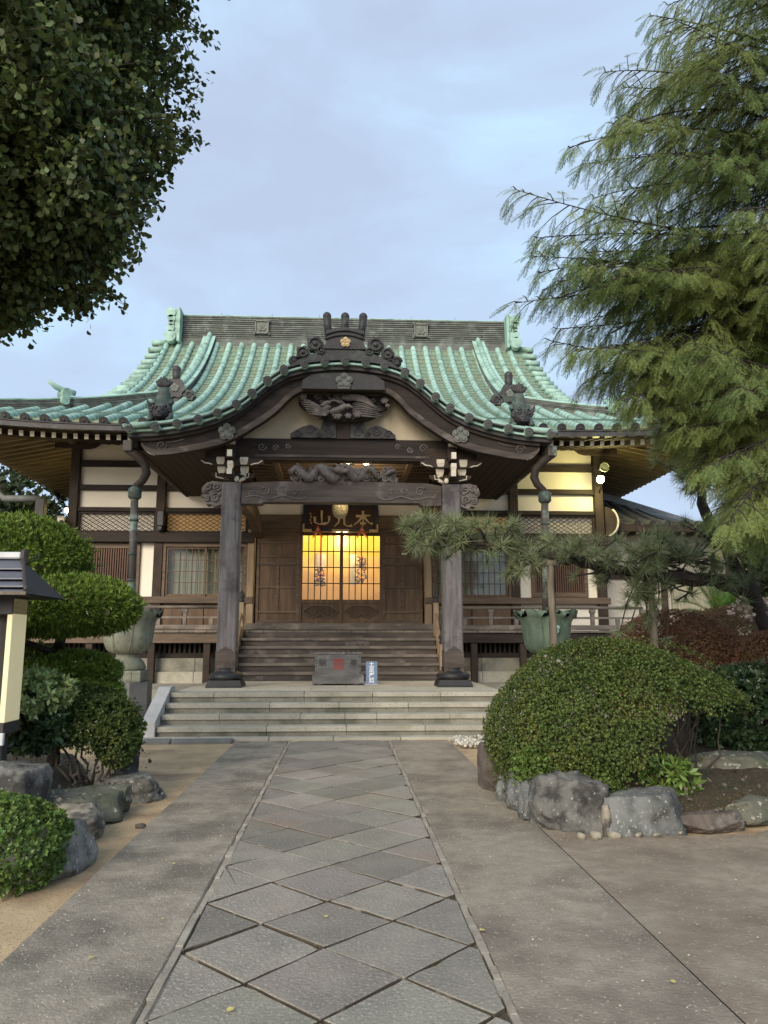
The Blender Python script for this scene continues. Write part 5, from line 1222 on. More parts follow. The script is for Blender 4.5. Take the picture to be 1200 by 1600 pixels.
def mound(name, poly, z, matn, dz=.06):
    """soil bed with a soft uneven top"""
    b = MB(); c = np.mean(poly, axis=0); n_ = len(poly); rings = []
    for k, f in enumerate((1.0, .93, .75, .5, .25, .03)):
        rings.append([(c[0] + (p[0] - c[0]) * f, c[1] + (p[1] - c[1]) * f, (-.05 if k == 0 else z * min(1, .45 + (1 - f) * 1.1) + dz * noise.noise(Vector((p[0] * f * 2, p[1] * f * 2, 1.7))))) for p in poly])
    rings = [r_ + [r_[0]] for r_ in rings]; b.grid(rings, 0, True); b.add([rings[-1][i] for i in range(n_)], [tuple(range(n_))]); o = b.build(name, matn); return tag(o, kind='structure')
mound('planting_bed', [(1.70, 6.55), (2.3, 6.45), (2.9, 6.45), (3.7, 6.85), (5, 7.0), (9, 7.2), (14, 8), (14, 13.6), (5, 13.2), (2.6, 11.4), (1.75, 8.6)], .32, 'bed_soil')
mound('planting_bed', [(-1.98, 5.5), (-2.0, 6.6), (-2.15, 7.9), (-2.6, 8.7), (-3.2, 10.2), (-5.5, 11.5), (-9, 11), (-9, 5), (-5, 4.2), (-2.5, 4.9)], .22, 'bed_soil')
rock('garden_rock', (1.93, 6.62, .13), (.30, .28, .27), 'rock_grey', 'large rough dark grey rock at the front corner of the clipped green azalea', 'rocks edging the right bed', 3, 10)
rock('garden_rock', (2.48, 6.46, .08), (.36, .22, .22), 'rock_blue', 'smooth blue grey rock sloping down to the right below the azalea', 'rocks edging the right bed', 5, 5, rough=.5)
rock('garden_rock', (1.64, 8.20, .16), (.17, .34, .30), 'rock_brown', 'brown upright rock farthest back on the path side of the azalea', 'rocks edging the right bed', 8, 7, rough=.5)
rock('garden_rock', (1.67, 7.62, .10), (.15, .20, .20), 'rock_blue', 'bluish rock just in front of the brown upright rock', 'rocks edging the right bed', 11, 8)
rock('garden_rock', (1.69, 7.22, .11), (.14, .20, .20), 'rock_blue', 'middle bluish rock of the row beside the path, with sharp ridges', 'rocks edging the right bed', 14, 9)
rock('garden_rock', (1.70, 6.90, .09), (.13, .16, .20), 'rock_blue', 'bluish rock touching the left side of the large dark rock', 'rocks edging the right bed', 17, 9)
rock('garden_rock', (2.16, 6.36, .07), (.035, .05, .13), 'rock_tan', 'thin upright stone wedged between the dark and the blue grey rocks', 'rocks edging the right bed', 19, 6)
rock('edging_stone', (3.05, 6.48, .03), (.34, .12, .08), 'rock_brown', 'long low brown edging stone right of the blue grey rock', 'rocks edging the right bed', 23, 8, R(14))
rock('edging_stone', (3.62, 6.80, .06), (.36, .20, .12), 'rock_moss', 'low mossy edging stone at the right frame edge', 'rocks edging the right bed', 26, 8, R(26))
rock('garden_rock', (3.95, 7.65, .24), (.55, .30, .16), 'rock_moss', 'flat lichen patched boulder under the dark glossy shrub', 'rocks edging the right bed', 29, 8, R(10))
RG = random.Random(12)
for k, (x, y, r_) in enumerate(((1.90, 6.20, .05), (2.02, 6.19, .06), (2.16, 6.20, .06), (2.36, 6.20, .035), (2.50, 6.20, .03), (1.60, 7.05, .04), (2.72, 6.27, .03))):
    rock('small_stone', (x, y, .005), (r_, r_ * .6, r_ * .55), 'rock_tan', 'small pale stone ' + ('at the left foot of the large dark grey rock', 'below the middle of the large dark grey rock', 'in front of the thin wedged stone', 'below the left part of the blue grey rock', 'below the middle of the blue grey rock', 'between the path and the middle bluish rock', 'where the blue grey rock meets the brown edging stone')[k], 'small stones at the right bed', 40 + k, 5, RG.uniform(0, 3), 2)
# left bed rocks
rock('garden_rock', (-1.93, 5.62, .06), (.22, .32, .18), 'rock_pale', 'grey block with flat top under the bright round shrub on the left', 'rocks edging the left bed', 53, 6, R(-6), rough=.4)
rock('garden_rock', (-2.06, 6.50, .06), (.20, .30, .14), 'rock_tan', 'tan rock with broken flat top beside the sandy strip', 'rocks edging the left bed', 57, 7, R(10))
rock('garden_rock', (-2.20, 7.18, .06), (.33, .28, .15), 'rock_moss', 'low rounded greenish rock behind the tan rock', 'rocks edging the left bed', 59, 5, R(20), rough=.4)
rock('garden_rock', (-1.98, 7.42, .07), (.10, .11, .13), 'rock_moss', 'small greenish knob of rock beside the low rounded one', 'rocks edging the left bed', 61, 6)
rock('garden_rock', (-2.04, 8.12, .04), (.32, .24, .15), 'rock_pale', 'wedge shaped grey rock tapering to the sand near the stairs', 'rocks edging the left bed', 63, 6, R(-14), rough=.6)
rock('garden_rock', (-2.20, 8.45, .2), (.14, .18, .30), 'rock_grey', 'upright dark rock behind the wedge shaped rock', 'rocks edging the left bed', 66, 7)
rock('garden_rock', (-2.72, 6.75, .22), (.30, .30, .30), 'rock_grey', 'tall grey boulder standing below the notice board', 'rocks edging the left bed', 69, 6, rough=.5)
rock('small_stone', (-1.63, 6.85, -.03), (.045, .03, .025), 'rock_brown', 'small dark stone alone on the sandy strip', None, 72, 5, .3, 2)
# pebbles by the stairs
n_ = 420; T, TF = [], []
bm = bmesh.new(); bmesh.ops.create_icosphere(bm, subdivisions=1, radius=1); T = np.array([v.co[:] for v in bm.verts]); TF = np.array([[v.index for v in f.verts] for f in bm.faces]); bm.free()
pos = np.c_[RNG.uniform(1.72, 3.6, n_), RNG.uniform(11.35, 12.33, n_), RNG.uniform(-.012, .03, n_)]; sz = RNG.uniform(.022, .048, n_)
fr = frames(unit(n_), unit(n_)); V, F = scatter(T * np.array([1.1, .8, .6]), TF, pos, fr, sz); tag(fast('pebble_bed', V, F, 'pebble_white', None, True), kind='stuff')
# grit and crumbs on the aprons
n_ = 1700; x = np.concatenate([RNG.uniform(-1.55, -.8, n_ // 2), RNG.uniform(.8, 3.2, n_ // 2)]); y = 2.5 + 9 * RNG.random(n_) ** 1.7
pos = np.c_[x, y, np.full(n_, -.002)]; V, F = scatter(T * np.array([1, .8, .45]), TF, pos, frames(np.c_[RNG.normal(size=(n_, 2)), np.zeros(n_)], np.tile([0, 0, 1.], (n_, 1))), .0025 + .007 * RNG.random(n_) ** 3)
keep = ~((np.repeat(x, len(TF)) > 1.6) & (np.repeat(y, len(TF)) > 6.1)); tag(fast('grit', V, F[keep], 'litter_pale', None, True), kind='stuff')
# dirt, twigs and leaf crumbs drifted along edges
n_ = 900; ex = np.concatenate([RNG.normal(1.60, .05, 200), RNG.normal(-1.60, .10, 260), RNG.normal(.76, .03, 120), RNG.uniform(1.6, 4.0, 320)]); ey = np.concatenate([RNG.uniform(6.6, 9, 200), RNG.uniform(4, 12, 260), RNG.uniform(3, 12, 120), 6.18 - np.abs(RNG.normal(0, .10, 320))])
qf = np.array([[0, 0, 0], [.5, .22, .08], [1, 0, .02], [.5, -.22, .0]]); V, F = scatter(qf, np.array([[0, 1, 2, 3]]), np.c_[ex, ey, np.full(n_, .003)], frames(np.c_[RNG.normal(size=(n_, 2)), np.zeros(n_)], np.tile([0, 0, 1.], (n_, 1)) + RNG.normal(size=(n_, 3)) * .2), RNG.uniform(.008, .026, n_)); tag(fast('drifted_litter', V, F, 'litter_brown'), kind='stuff')
# fallen leaves
lf = np.array([[0, 0, 0], [.35, .5, .12], [1, .28, .02], [.85, 0, .06], [1, -.28, .1], [.35, -.5, .0]]); me = bpy.data.meshes.new('fallen_leaf'); me.from_pydata([tuple(p) for p in lf], [], [(0, 1, 2, 3), (0, 3, 4, 5)]); me.materials.append(MATS['leaf_fallen'])
for k, (x, y, s_, lab) in enumerate(((-.42, 3.47, .035, 'on the paving near the bottom of the picture'), (-.04, 4.52, .028, 'on the dark stone halfway to the middle of the path'), (.80, 4.28, .035, 'at the right edge of the stone path'), (-1.13, 4.05, .032, 'on the left concrete strip near the front'), (-.93, 4.55, .02, 'on the left concrete strip close to the mortar line'), (-1.1, 5.6, .022, 'on the left concrete strip far from the viewer'), (1.52, 3.62, .03, 'on the right concrete near the long joint'), (1.45, 5.15, .022, 'on the right concrete well up the path'), (-.14, 3.5, .012, 'tiny on the nearest stones'))):
    tag(link('fallen_leaf', me, None, (x, y, .008), (0, 0, k * 1.3), (s_, s_, s_)), 'yellowed fallen leaf ' + lab, 'leaf', 'fallen leaves')

# ------------------------------------------------------------------ foliage builders
def shell(c, r, n_, rng, lo=.86, hi=1.0, zmin=-1.0, lump=.06, lf=3.0, seed=0, keep=None):
    d = unit(int(n_ * 2.4), rng); d = d[d[:, 2] > zmin][:n_] if zmin > -1 else d[:n_]
    ph = rng.uniform(0, 6.28, 6); l = np.zeros(len(d))
    for i in range(3): l += np.sin(d @ (np.array([[1, .6, .3], [-.5, 1, .7], [.2, -.8, 1]])[i] * lf * (1 + .7 * i)) + ph[i]) / (1 + .6 * i)
    f = rng.uniform(lo, hi, len(d)) * (1 + lump * l); P = np.array(c) + d * np.array(r) * f[:, None]; N = d / np.array(r); N /= np.linalg.norm(N, axis=1, keepdims=True)
    return P, N
def clipped(c, r, n_, leafmat, parent, L=.035, W=.016, nl=6, el=48, seed=1, zmin=-1.0, lump=.05, jitter=.55, lf=3.0, cut=None, name='foliage', inner=.35, shapes=5):
    """clipped shrub surface: little leaf rosettes over an uneven dome, thinner layers behind"""
    rng = np.random.default_rng(seed); Vs, Fs, k0 = [], [], 0
    for lo, hi, m_ in ((.93, 1.02, n_), (.72, .92, int(n_ * inner)), (1.0, 1.035, n_ // 12)):
        P, N = shell(c, r, m_, rng, lo, hi, zmin, lump, lf)
        if cut is not None: k = cut(P, rng); P, N = P[k], N[k]
        A = N + rng.normal(size=N.shape) * jitter + np.array([0, 0, .25]); grp = rng.integers(0, shapes, len(P))
        for s_ in range(shapes):
            T_, TF_ = rosette(nl, L, W, el, rng); q = grp == s_
            if not q.any(): continue
            V, F = scatter(T_, TF_, P[q], frames(A[q], unit(q.sum(), rng)), rng.uniform(.7, 1.3, q.sum())); Vs.append(V); Fs.append(F + k0); k0 += len(V)
    return fast(name, np.concatenate(Vs), np.concatenate(Fs), leafmat, parent)
def stems(parent, base, tops, r0, matn, seed=1, name='stem', wob=.05):
    rng = random.Random(seed)
    for (bx, by, bz), (x, y, z) in zip(base, tops):
        P = []; n_ = 7
        for i in range(n_):
            t_ = i / (n_ - 1); P.append((bx + (x - bx) * t_ + rng.uniform(-wob, wob) * math.sin(math.pi * t_), by + (y - by) * t_ + rng.uniform(-wob, wob) * math.sin(math.pi * t_), bz + (z - bz) * t_))
        MB().tube(P, [r0 * (1 - .6 * i / (n_ - 1)) for i in range(n_)], 6).build(name, matn, parent)
# big clipped azalea on the right, bare-stemmed at its lower right
az = thing('azalea_dome', (2.72, 7.60, .15), 'large clipped green azalea mound above the rocks on the right', 'shrub')
def azcut(P, rng):
    u = (P[:, 0] - 2.42) / 1.3; low = .30 + .62 * np.clip(u * 2.0 - .05, 0, 1) ** .8 - .25 * np.clip(-u * 1.5, 0, 1) + .07 * np.sin(P[:, 0] * 9) + rng.normal(size=len(P)) * .045
    front = P[:, 1] < 8.45
    return (P[:, 2] > np.where(front, low, .40))
clipped((2.76, 7.66, .50), (1.31, 1.06, .97), 27000, 'leaf_azalea', az, L=.0205, W=.0105, nl=6, seed=5, lump=.035, cut=azcut, zmin=-.62, jitter=.6, lf=2.6, el=52, inner=.7)
clipped((2.02, 6.95, .34), (.40, .22, .20), 700, 'leaf_azalea', az, L=.03, W=.014, nl=5, seed=6, lump=.15, name='low_shoot', jitter=.9)
clipped((1.75, 7.05, .36), (.18, .22, .16), 300, 'leaf_bright', az, L=.03, W=.014, nl=5, seed=7, lump=.15, name='low_shoot', jitter=.9)
clipped((2.24, 6.60, .22), (.15, .12, .13), 260, 'leaf_azalea', az, L=.032, W=.015, nl=5, seed=8, lump=.15, name='low_shoot', jitter=.9)
rg = random.Random(3); ba, to = [], []
for k in range(46):
    a = rg.uniform(-.3, 1.0); ba.append((2.72 + a * .62 + rg.uniform(-.1, .1), 7.35 + rg.uniform(-.35, .5), .12)); to.append((2.55 + a * 1.15 + rg.uniform(-.15, .15), 7.3 + rg.uniform(-.6, .7), rg.uniform(.75, 1.1)))
stems(az, ba, to, .014, 'bark', 4)
P0 = (2.72, 7.75, .5)
for lab, c, r, n_, mt, sd_ in (('rounded reddish brown clipped azalea just behind the big green mound', (4.78, 11.0, .95), (1.12, .95, .95), 14000, 'leaf_red', 21),
                         ('broad brownish clipped azalea farthest back at the right edge', (6.5, 12.2, 1.05), (1.55, 1.1, 1.02), 15000, 'leaf_brown', 22),
                         ('small brownish azalea ball cut off by the right frame edge', (5.42, 9.3, 1.12), (.56, .55, .52), 5000, 'leaf_red', 23)):
    o = thing('azalea_dome', (c[0], c[1], .1), lab, 'shrub', 'reddish azaleas on the right')
    clipped(c, r, int(n_ * 1.25), mt, o, L=.025, W=.012, nl=5, seed=sd_, lump=.02, zmin=-.5, jitter=.55)
    stems(o, [(c[0] + .1 * k, c[1], .1) for k in (-2, 0, 2)], [(c[0] + .25 * k, c[1] - .1, c[2]) for k in (-2, 0, 2)], .03, 'bark', sd_)
o = thing('glossy_shrub', (4.55, 8.6, .2), 'dark glossy broadleaf shrub right of the big azalea', 'shrub')
clipped((4.60, 8.65, .72), (.62, .5, .52), 1300, 'leaf_dark', o, L=.075, W=.034, nl=6, seed=31, lump=.12, jitter=.9)
stems(o, [(4.5, 8.6, .1), (4.6, 8.6, .1)], [(4.4, 8.5, .8), (4.8, 8.6, .8)], .03, 'bark', 3)
o = thing('leafy_plant', (2.93, 6.95, .1), 'small bright green leafy plant at the foot of the azalea', 'plant')
clipped((2.93, 6.95, .28), (.20, .17, .17), 70, 'leaf_bright', o, L=.085, W=.026, nl=6, seed=33, lump=.15, jitter=.8)
stems(o, [(2.9, 6.95, .05), (2.95, 6.95, .05)], [(2.85, 6.9, .3), (3.02, 6.95, .3)], .008, 'bark_pale', 3)
o = thing('flowering_twig', (5.55, 9.8, .3), 'thin pale flowering sprigs above the reddish azaleas at the right edge', 'plant')
stems(o, [(5.6 + .05 * k, 10.1, .4) for k in range(6)], [(5.3 + .14 * k, 10.0, 1.9 + .05 * (k % 3)) for k in range(6)], .010, 'bark_pale', 5)
clipped((5.62, 10.0, 1.90), (.45, .15, .12), 70, 'flower_white', o, L=.05, W=.03, nl=5, seed=35, lump=.2, jitter=1, name='blossoms')
# leaf litter on the beds
n_ = 1500; x = np.concatenate([RNG.uniform(1.9, 5, n_ // 2), RNG.uniform(-4, -2.0, n_ // 2)]); y = np.concatenate([RNG.uniform(6.5, 9, n_ // 2), RNG.uniform(5.2, 9, n_ // 2)])
V, F = scatter(lf, np.array([[0, 1, 2, 3], [0, 3, 4, 5]]), np.c_[x, y, RNG.uniform(.12, .30, n_)], frames(unit(n_), np.tile([0, 0, 1.], (n_, 1)) + RNG.normal(size=(n_, 3)) * .3), RNG.uniform(.02, .045, n_)); tag(fast('leaf_litter', V, F, 'leaf_fallen' if False else 'rock_brown'), kind='stuff')

# left: cloud-pruned tree of stacked pads
cp = thing('cloud_pruned_tree', (-3.1, 8.9, .1), 'cloud pruned evergreen with stacked bright green pads behind the notice board', 'tree')
MB().tube([(-3.15, 8.95, .05), (-3.05, 8.9, .7), (-3.2, 8.95, 1.3), (-3.05, 8.95, 1.8), (-3.45, 8.95, 2.4)], [.10, .085, .07, .06, .04], 10).build('trunk', 'bark', cp)
for c, r, n_, sd_ in (((-3.62, 8.75, 2.40), (.80, .62, .45), 4300, 41), ((-2.98, 8.45, 1.86), (.80, .55, .31), 4300, 42), ((-3.60, 8.3, 1.72), (.45, .4, .24), 1500, 43), ((-2.93, 8.85, 1.17), (.48, .42, .19), 1800, 44), ((-2.86, 8.7, .90), (.50, .42, .22), 2000, 45), ((-3.5, 8.9, 1.15), (.45, .4, .3), 1300, 46)):
    clipped(c, r, n_, 'leaf_pad', cp, L=.062, W=.012, nl=7, seed=sd_, lump=.05, jitter=.6, el=34, name='foliage_pad', lf=3.5)
    MB().tube([(-3.1, 8.92, c[2] - r[2] - .15), ((c[0] - 3.1) / 2, c[1] + .1, c[2] - r[2] * .9), (c[0], c[1], c[2] - r[2] * .4)], [.04, .03, .012], 7).build('limb', 'bark', cp)
o = thing('azalea_dome', (-2.55, 8.15, .1), 'clipped green azalea with open twigs below, beside the left end of the stairs', 'shrub')
clipped((-2.58, 8.12, .66), (.56, .48, .34), 3600, 'leaf_azalea', o, L=.030, W=.014, nl=6, seed=51, lump=.10, jitter=.6, zmin=-.75, cut=lambda P, rng: P[:, 2] > .50 + .05 * np.sin(P[:, 0] * 11) + rng.normal(size=len(P)) * .04 - .30 * np.clip((P[:, 1] - 8.2) / .2, 0, 1))
clipped((-2.18, 8.02, .50), (.22, .22, .22), 700, 'leaf_azalea', o, L=.030, W=.014, nl=6, seed=52, lump=.10, name='side_clump')
stems(o, [(-2.62 + .05 * k, 8.05, .12) for k in range(7)], [(-2.95 + .15 * k, 8.0 + .05 * (k % 3), .62) for k in range(7)], .018, 'bark_pale', 9)
o = thing('variegated_shrub', (-2.95, 7.7, .15), 'shrub with broad pale edged leaves right of the notice board', 'shrub')
clipped((-2.86, 7.55, 1.00), (.30, .24, .22), 300, 'leaf_pale', o, L=.085, W=.036, nl=5, seed=55, lump=.12, jitter=.9)
clipped((-2.95, 7.65, .72), (.36, .28, .24), 330, 'leaf_dark', o, L=.085, W=.038, nl=5, seed=56, lump=.12, jitter=.9, name='lower_foliage')
clipped((-3.08, 7.5, .78), (.14, .14, .2), 60, 'leaf_yellow', o, L=.05, W=.03, nl=5, seed=57, lump=.12, jitter=.9, name='yellow_leaves')
stems(o, [(-2.95, 7.7, .1), (-2.9, 7.68, .1), (-3.0, 7.72, .1)], [(-3.05, 7.6, .9), (-2.75, 7.62, .95), (-3.1, 7.7, .8)], .016, 'bark_pale', 6)
o = thing('round_shrub', (-2.22, 5.42, .05), 'bright green rounded shrub nearest the viewer at the left edge', 'shrub')
clipped((-2.24, 5.40, .20), (.52, .46, .30), 3400, 'leaf_bright', o, L=.030, W=.016, nl=6, seed=61, lump=.08, jitter=.75)
stems(o, [(-2.25, 5.45, 0), (-2.2, 5.4, 0), (-2.3, 5.4, 0)], [(-2.1, 5.4, .3), (-2.3, 5.35, .3), (-2.45, 5.45, .3)], .014, 'bark', 6)

# ------------------------------------------------------------------ left notice board with its own little roof
nb = thing('notice_board', (-3.1, 6.95, 0), 'roofed display case with cream interior cut off by the left frame edge', 'notice board')
xr, xl, yf = -2.80, -4.1, 6.78
b = MB()
for x in (xr - .10, xl + .10): MB().box(x - .06, x + .06, 6.92, 7.04, .0, 1.95, b=.01).build('post', 'board_frame', nb)
MB().box(xl, xr - .01, yf + .22, yf + .30, .82, 1.86, b=.006).build('back_panel', 'board_cream', nb)
MB().box(xr - .02, xr + .02, yf, yf + .30, .82, 1.86, b=.004).build('side_panel', 'board_cream', nb)
MB().box(xr - .032, xr - .020, yf + .02, yf + .22, .84, 1.72).build('side_lining', 'board_cream', nb)
MB().box(xl, xr + .02, yf - .01, yf + .32, 1.72, 1.92, b=.006).build('head_board', 'board_frame', nb)
MB().box(xl, xr + .02, yf - .01, yf + .32, .72, .82, b=.006).build('bottom_board', 'board_frame', nb)
MB().box(xr - .17, xr - .14, yf, yf + .03, .82, 1.72).build('door_stile', 'board_cream', nb)
MB().box(xl + .1, xr - .30, yf + .20, yf + .215, .95, 1.66).build('poster', 'poster', nb)
MB().box(xr - .16, xr - .05, yf - .06, yf - .012, .64, .74, b=.006).box(xr - .045, xr + .04, yf - .05, yf - .012, .64, .74, b=.006).build('switch_box', 'grey_plastic', nb)
PR = [(6.50, 1.90), (6.62, 1.955), (6.74, 2.03), (6.86, 2.125), (6.97, 2.235)]
for (ya, za), (yb, zb) in zip(PR, PR[1:]):
    xa = lambda y: xr + .22 - (y - 6.5) * .50
    b = MB(); V = [(xl, ya, za), (xa(ya), ya, za), (xa(yb), yb, zb - .030), (xl, yb, zb - .030)]; V += [(x, y, z - .012) for x, y, z in V]
    b.add(V, [(0, 1, 2, 3), (4, 7, 6, 5), (0, 4, 5, 1), (1, 5, 6, 2), (2, 6, 7, 3), (3, 7, 4, 0)]); b.build('roof_course', 'sheet_roof', nb)
b = MB(); rows = [[(xl, y, z - .02), (xr + .22 - (6.97 - 6.5) * .50 + (6.97 - yy) * .50, y, z - .02)] for (yy, z), y in zip(PR[::-1], [6.97, 7.08, 7.20, 7.32, 7.44])]
b.grid(rows); b.build('back_slope', 'sheet_roof', nb)
b = MB(); b.grid([[(xr + .22, 6.5, 1.885), (xr - .015, 6.97, 2.205)], [(xr + .22, 7.44, 1.885), (xr - .015, 6.97, 2.205)]]); b.add([(xl, 6.51, 1.878), (xr + .21, 6.51, 1.878), (xr + .21, 7.43, 1.878), (xl, 7.43, 1.878)], [(0, 1, 2, 3)]); b.build('roof_underside', 'board_frame', nb)
b = MB(); b.tube([(xr + .23 - (y - 6.5) * .50, y - .006, z + .008) for y, z in PR], .018, 6); b.build('verge_trim', 'pole_wood' if False else 'board_frame', nb)
MB().box(xl, xr + .23, 6.485, 6.51, 1.872, 1.90).build('eave_trim', 'pole_wood', nb)
MB().box(xl, xr - .015, 6.93, 7.01, 2.215, 2.275, b=.012).build('ridge', 'grey_plastic', nb); MB().box(xr - .015, xr + .025, 6.92, 7.02, 2.17, 2.30, b=.01).build('ridge_end', 'board_frame', nb)

# ------------------------------------------------------------------ pine with a long propped branch
pn = thing('pine_tree', (6.1, 10.2, .3), 'old pine with one long level branch propped across the front of the hall', 'tree')
def limb(P, r0, r1, name, par, m='bark', n=8, wob=.03, seed=0):
    rg = random.Random(seed); Q = []
    for i in range(len(P) - 1):
        for k in range(5):
            t_ = k / 5; Q.append(tuple(P[i][j] + (P[i + 1][j] - P[i][j]) * t_ + rg.uniform(-wob, wob) for j in range(3)))
    Q.append(P[-1]); N_ = len(Q); MB().tube(Q, [r0 + (r1 - r0) * (i / (N_ - 1)) ** .8 + (rg.uniform(-.12, .12) * r0) for i in range(N_)], n).build(name, m, par); return Q
limb([(6.2, 10.3, .2), (5.9, 10.1, 1.2), (5.45, 9.9, 2.1), (5.1, 9.8, 2.6), (4.85, 9.9, 3.3), (4.7, 9.9, 4.1), (4.5, 9.9, 4.6)], .135, .04, 'trunk', pn, wob=.04, seed=1)
main = limb([(5.45, 9.9, 2.15), (4.7, 9.7, 2.28), (4.0, 9.6, 2.32), (3.35, 9.55, 2.38), (2.85, 9.5, 2.50), (2.3, 9.5, 2.60), (1.75, 9.45, 2.72), (1.3, 9.45, 2.80), (.98, 9.45, 2.78)], .105, .022, 'long_branch', pn, wob=.025, seed=2)
up = [(4.85, 9.9, 3.3), (4.7, 9.9, 4.0), (5.1, 9.8, 2.6)]
tw = random.Random(77); tufts = []
def twig(p, q, r=.016):
    mid = tuple((p[i] + q[i]) / 2 + tw.uniform(-.05, .05) for i in range(3)); MB().tube([p, mid, q], [r, r * .8, r * .5], 6).build('twig', 'bark', pn); tufts.append((q, tuple(q[i] - mid[i] for i in range(3))))
    if tw.random() < .7: e_ = tuple(mid[i] + tw.uniform(-.14, .14) for i in range(2)) + (mid[2] + tw.uniform(.02, .14),); tufts.append((e_, tuple(e_[i] - mid[i] for i in range(3))))
for k in range(125):
    i = int(tw.uniform(4, len(main) - 1)); p = main[i]; s_ = .36 if i > 26 else .50
    twig(p, (p[0] + tw.uniform(-s_, s_ * .7), p[1] + tw.uniform(-.45, .35), p[2] + tw.uniform(-.28 if i < 30 else -.22, .26)))
for p in main[-6:]: tufts.append((p, (-1, 0, .2)))
tufts.append(((.88, 9.4, 2.72), (-1, -.1, -.3)))
for k in range(95):                                       # side masses right of the long branch
    p = tw.choice([(4.5, 9.75, 2.5), (5.0, 9.8, 2.7), (4.1, 9.7, 2.45), (5.5, 9.8, 2.5), (5.9, 9.9, 2.3)]); twig(p, (p[0] + tw.uniform(-.55, .55), p[1] + tw.uniform(-.5, .4), p[2] + tw.uniform(-.12, .46)), .014)
for k in range(12):                                       # low hanging sprays near the second prop
    p = (3.75 + tw.uniform(-.25, .35), 9.6, 2.25); twig(p, (p[0] + tw.uniform(-.3, .3), p[1] + tw.uniform(-.3, .1), p[2] - tw.uniform(.05, .75)), .012)
for k in range(100):                                       # upper crown
    p = tw.choice([(4.8, 9.9, 3.6), (4.65, 9.9, 4.1), (4.5, 9.9, 4.5)]); twig(p, (p[0] + tw.uniform(-.5, .7), p[1] + tw.uniform(-.5, .5), p[2] + tw.uniform(-.1, .5)), .014)
limb([(4.75, 9.9, 3.7), (5.1, 9.6, 3.75), (5.15, 9.5, 3.55), (4.95, 9.5, 3.5), (4.65, 9.5, 3.72), (4.45, 9.5, 3.68), (4.42, 9.5, 3.35)], .045, .012, 'crooked_branch', pn, wob=.03, seed=6)
nV, nF = [], []
rng = np.random.default_rng(8)
for i in range(64):
    z = 1 - 1.25 * (i + .5) / 64; a = i * 2.39996; s_ = math.sqrt(max(0, 1 - z * z)); d = np.array([z, s_ * math.cos(a), s_ * math.sin(a)]); d = d + rng.normal(size=3) * .12; d /= np.linalg.norm(d); l = rng.uniform(.75, 1.05)
    sd = np.cross(d, unit(1, rng)[0]); sd /= np.linalg.norm(sd); b0 = np.array([-.18 * (1 - z), 0, 0]) + rng.normal(size=3) * .03; k = len(nV); nV += [b0 - sd * .019, b0 + sd * .019, b0 + d * l]; nF.append((k, k + 1, k + 2))
tp = np.array([t_[0] for t_ in tufts]); ta = np.array([t_[1] for t_ in tufts], float); ta /= np.linalg.norm(ta, axis=1, keepdims=True) + 1e-9; ta += np.array([0, 0, .45]) + rng.normal(size=ta.shape) * .25
V, F = scatter(nV, nF, tp, frames(ta, unit(len(tp), rng)), rng.uniform(.14, .225, len(tp))); fast('needles', V, F, 'needle_pine', pn)
for x, y, zt, lab in ((2.60, 9.35, 2.46, 'slim upright wooden prop under the pine branch, left of the two'), (3.93, 9.55, 2.28, 'upright wooden prop under the pine branch behind the green azalea')):
    o = thing('branch_prop', (x, y, .2), lab, 'prop', 'wooden props under the pine branch')
    limb([(x - .02, y, .0), (x, y, 1.2), (x - .01, y, zt)], .052, .045, 'pole', o, 'pole_wood', wob=.004); MB().tube([(x - .06, y, zt - .02), (x + .06, y, zt - .02)], .045, 8).build('cross_pad', 'pole_wood', o)

# ------------------------------------------------------------------ overhanging trees
def fan_leaf():
    P = [(0, 0, 0), (.25, .16, 0), (.60, .44, .05), (.95, .26, -.03), (1.02, 0, .06), (.95, -.26, -.03), (.60, -.44, .05), (.25, -.16, 0)]
    return np.array(P), np.array([[0, 1, 4, 7], [1, 2, 3, 4], [7, 4, 5, 6]])
gk = thing('ginkgo_tree', (-5.3, 8.6, 0), 'tall dense ginkgo whose dark leafy crown overhangs the upper left', 'tree')
limb([(-5.3, 8.6, 0), (-5.25, 8.6, 2.5), (-5.3, 8.5, 5), (-5.2, 8.5, 8), (-5.2, 8.5, 11)], .30, .08, 'trunk', gk, wob=.05, seed=9, n=12)
rng = np.random.default_rng(15); pos, axs = [], []; rg = random.Random(16)
lobes = [((-4.55, 8.0, 7.85), (2.55, 2.2, 1.8)), ((-4.2, 7.6, 6.75), (2.2, 1.9, 1.4)), ((-4.2, 7.6, 5.95), (1.95, 1.7, .85)), ((-4.3, 7.4, 9.3), (2.6, 2.2, 1.6)), ((-4.75, 7.6, 5.55), (1.7, 1.5, .75))]
tips = []
for c, r in lobes:
    n_ = int(640 * r[0]); d = unit(n_, rng); f = rng.uniform(.55, 1.0, n_) ** .6 * (1 + .10 * np.sin(d @ np.array([5., 3, 4]) + c[2]) + .06 * np.sin(d @ np.array([-7., 6, 9])) + rng.normal(size=n_) * .02)
    P = np.array(c) + d * np.array(r) * f[:, None]; tips += [(p, dd) for p, dd in zip(P, d)]
tw_b = MB()
for p, d in tips:
    a = np.array([d[0] * .8, d[1] * .8, d[2] * .35 - .15]) + rng.normal(size=3) * .3; a /= np.linalg.norm(a); l = rng.uniform(.14, .28)
    q = p + a * l; tw_b.tube([tuple(p - a * .15), tuple(p), tuple(q)], [.008, .006, .003], 4, caps=False)
    m_ = int(rng.uniform(17, 27)); t_ = rng.uniform(-.35, 1.05, m_); pos.append(p + a * l * t_[:, None] + rng.normal(size=(m_, 3)) * .055); axs.append(rng.normal(size=(m_, 3)) * .8 + a * .5 + np.array([0, 0, -.5]))
tag(tw_b.build('twigs', 'bark', gk), kind='stuff')
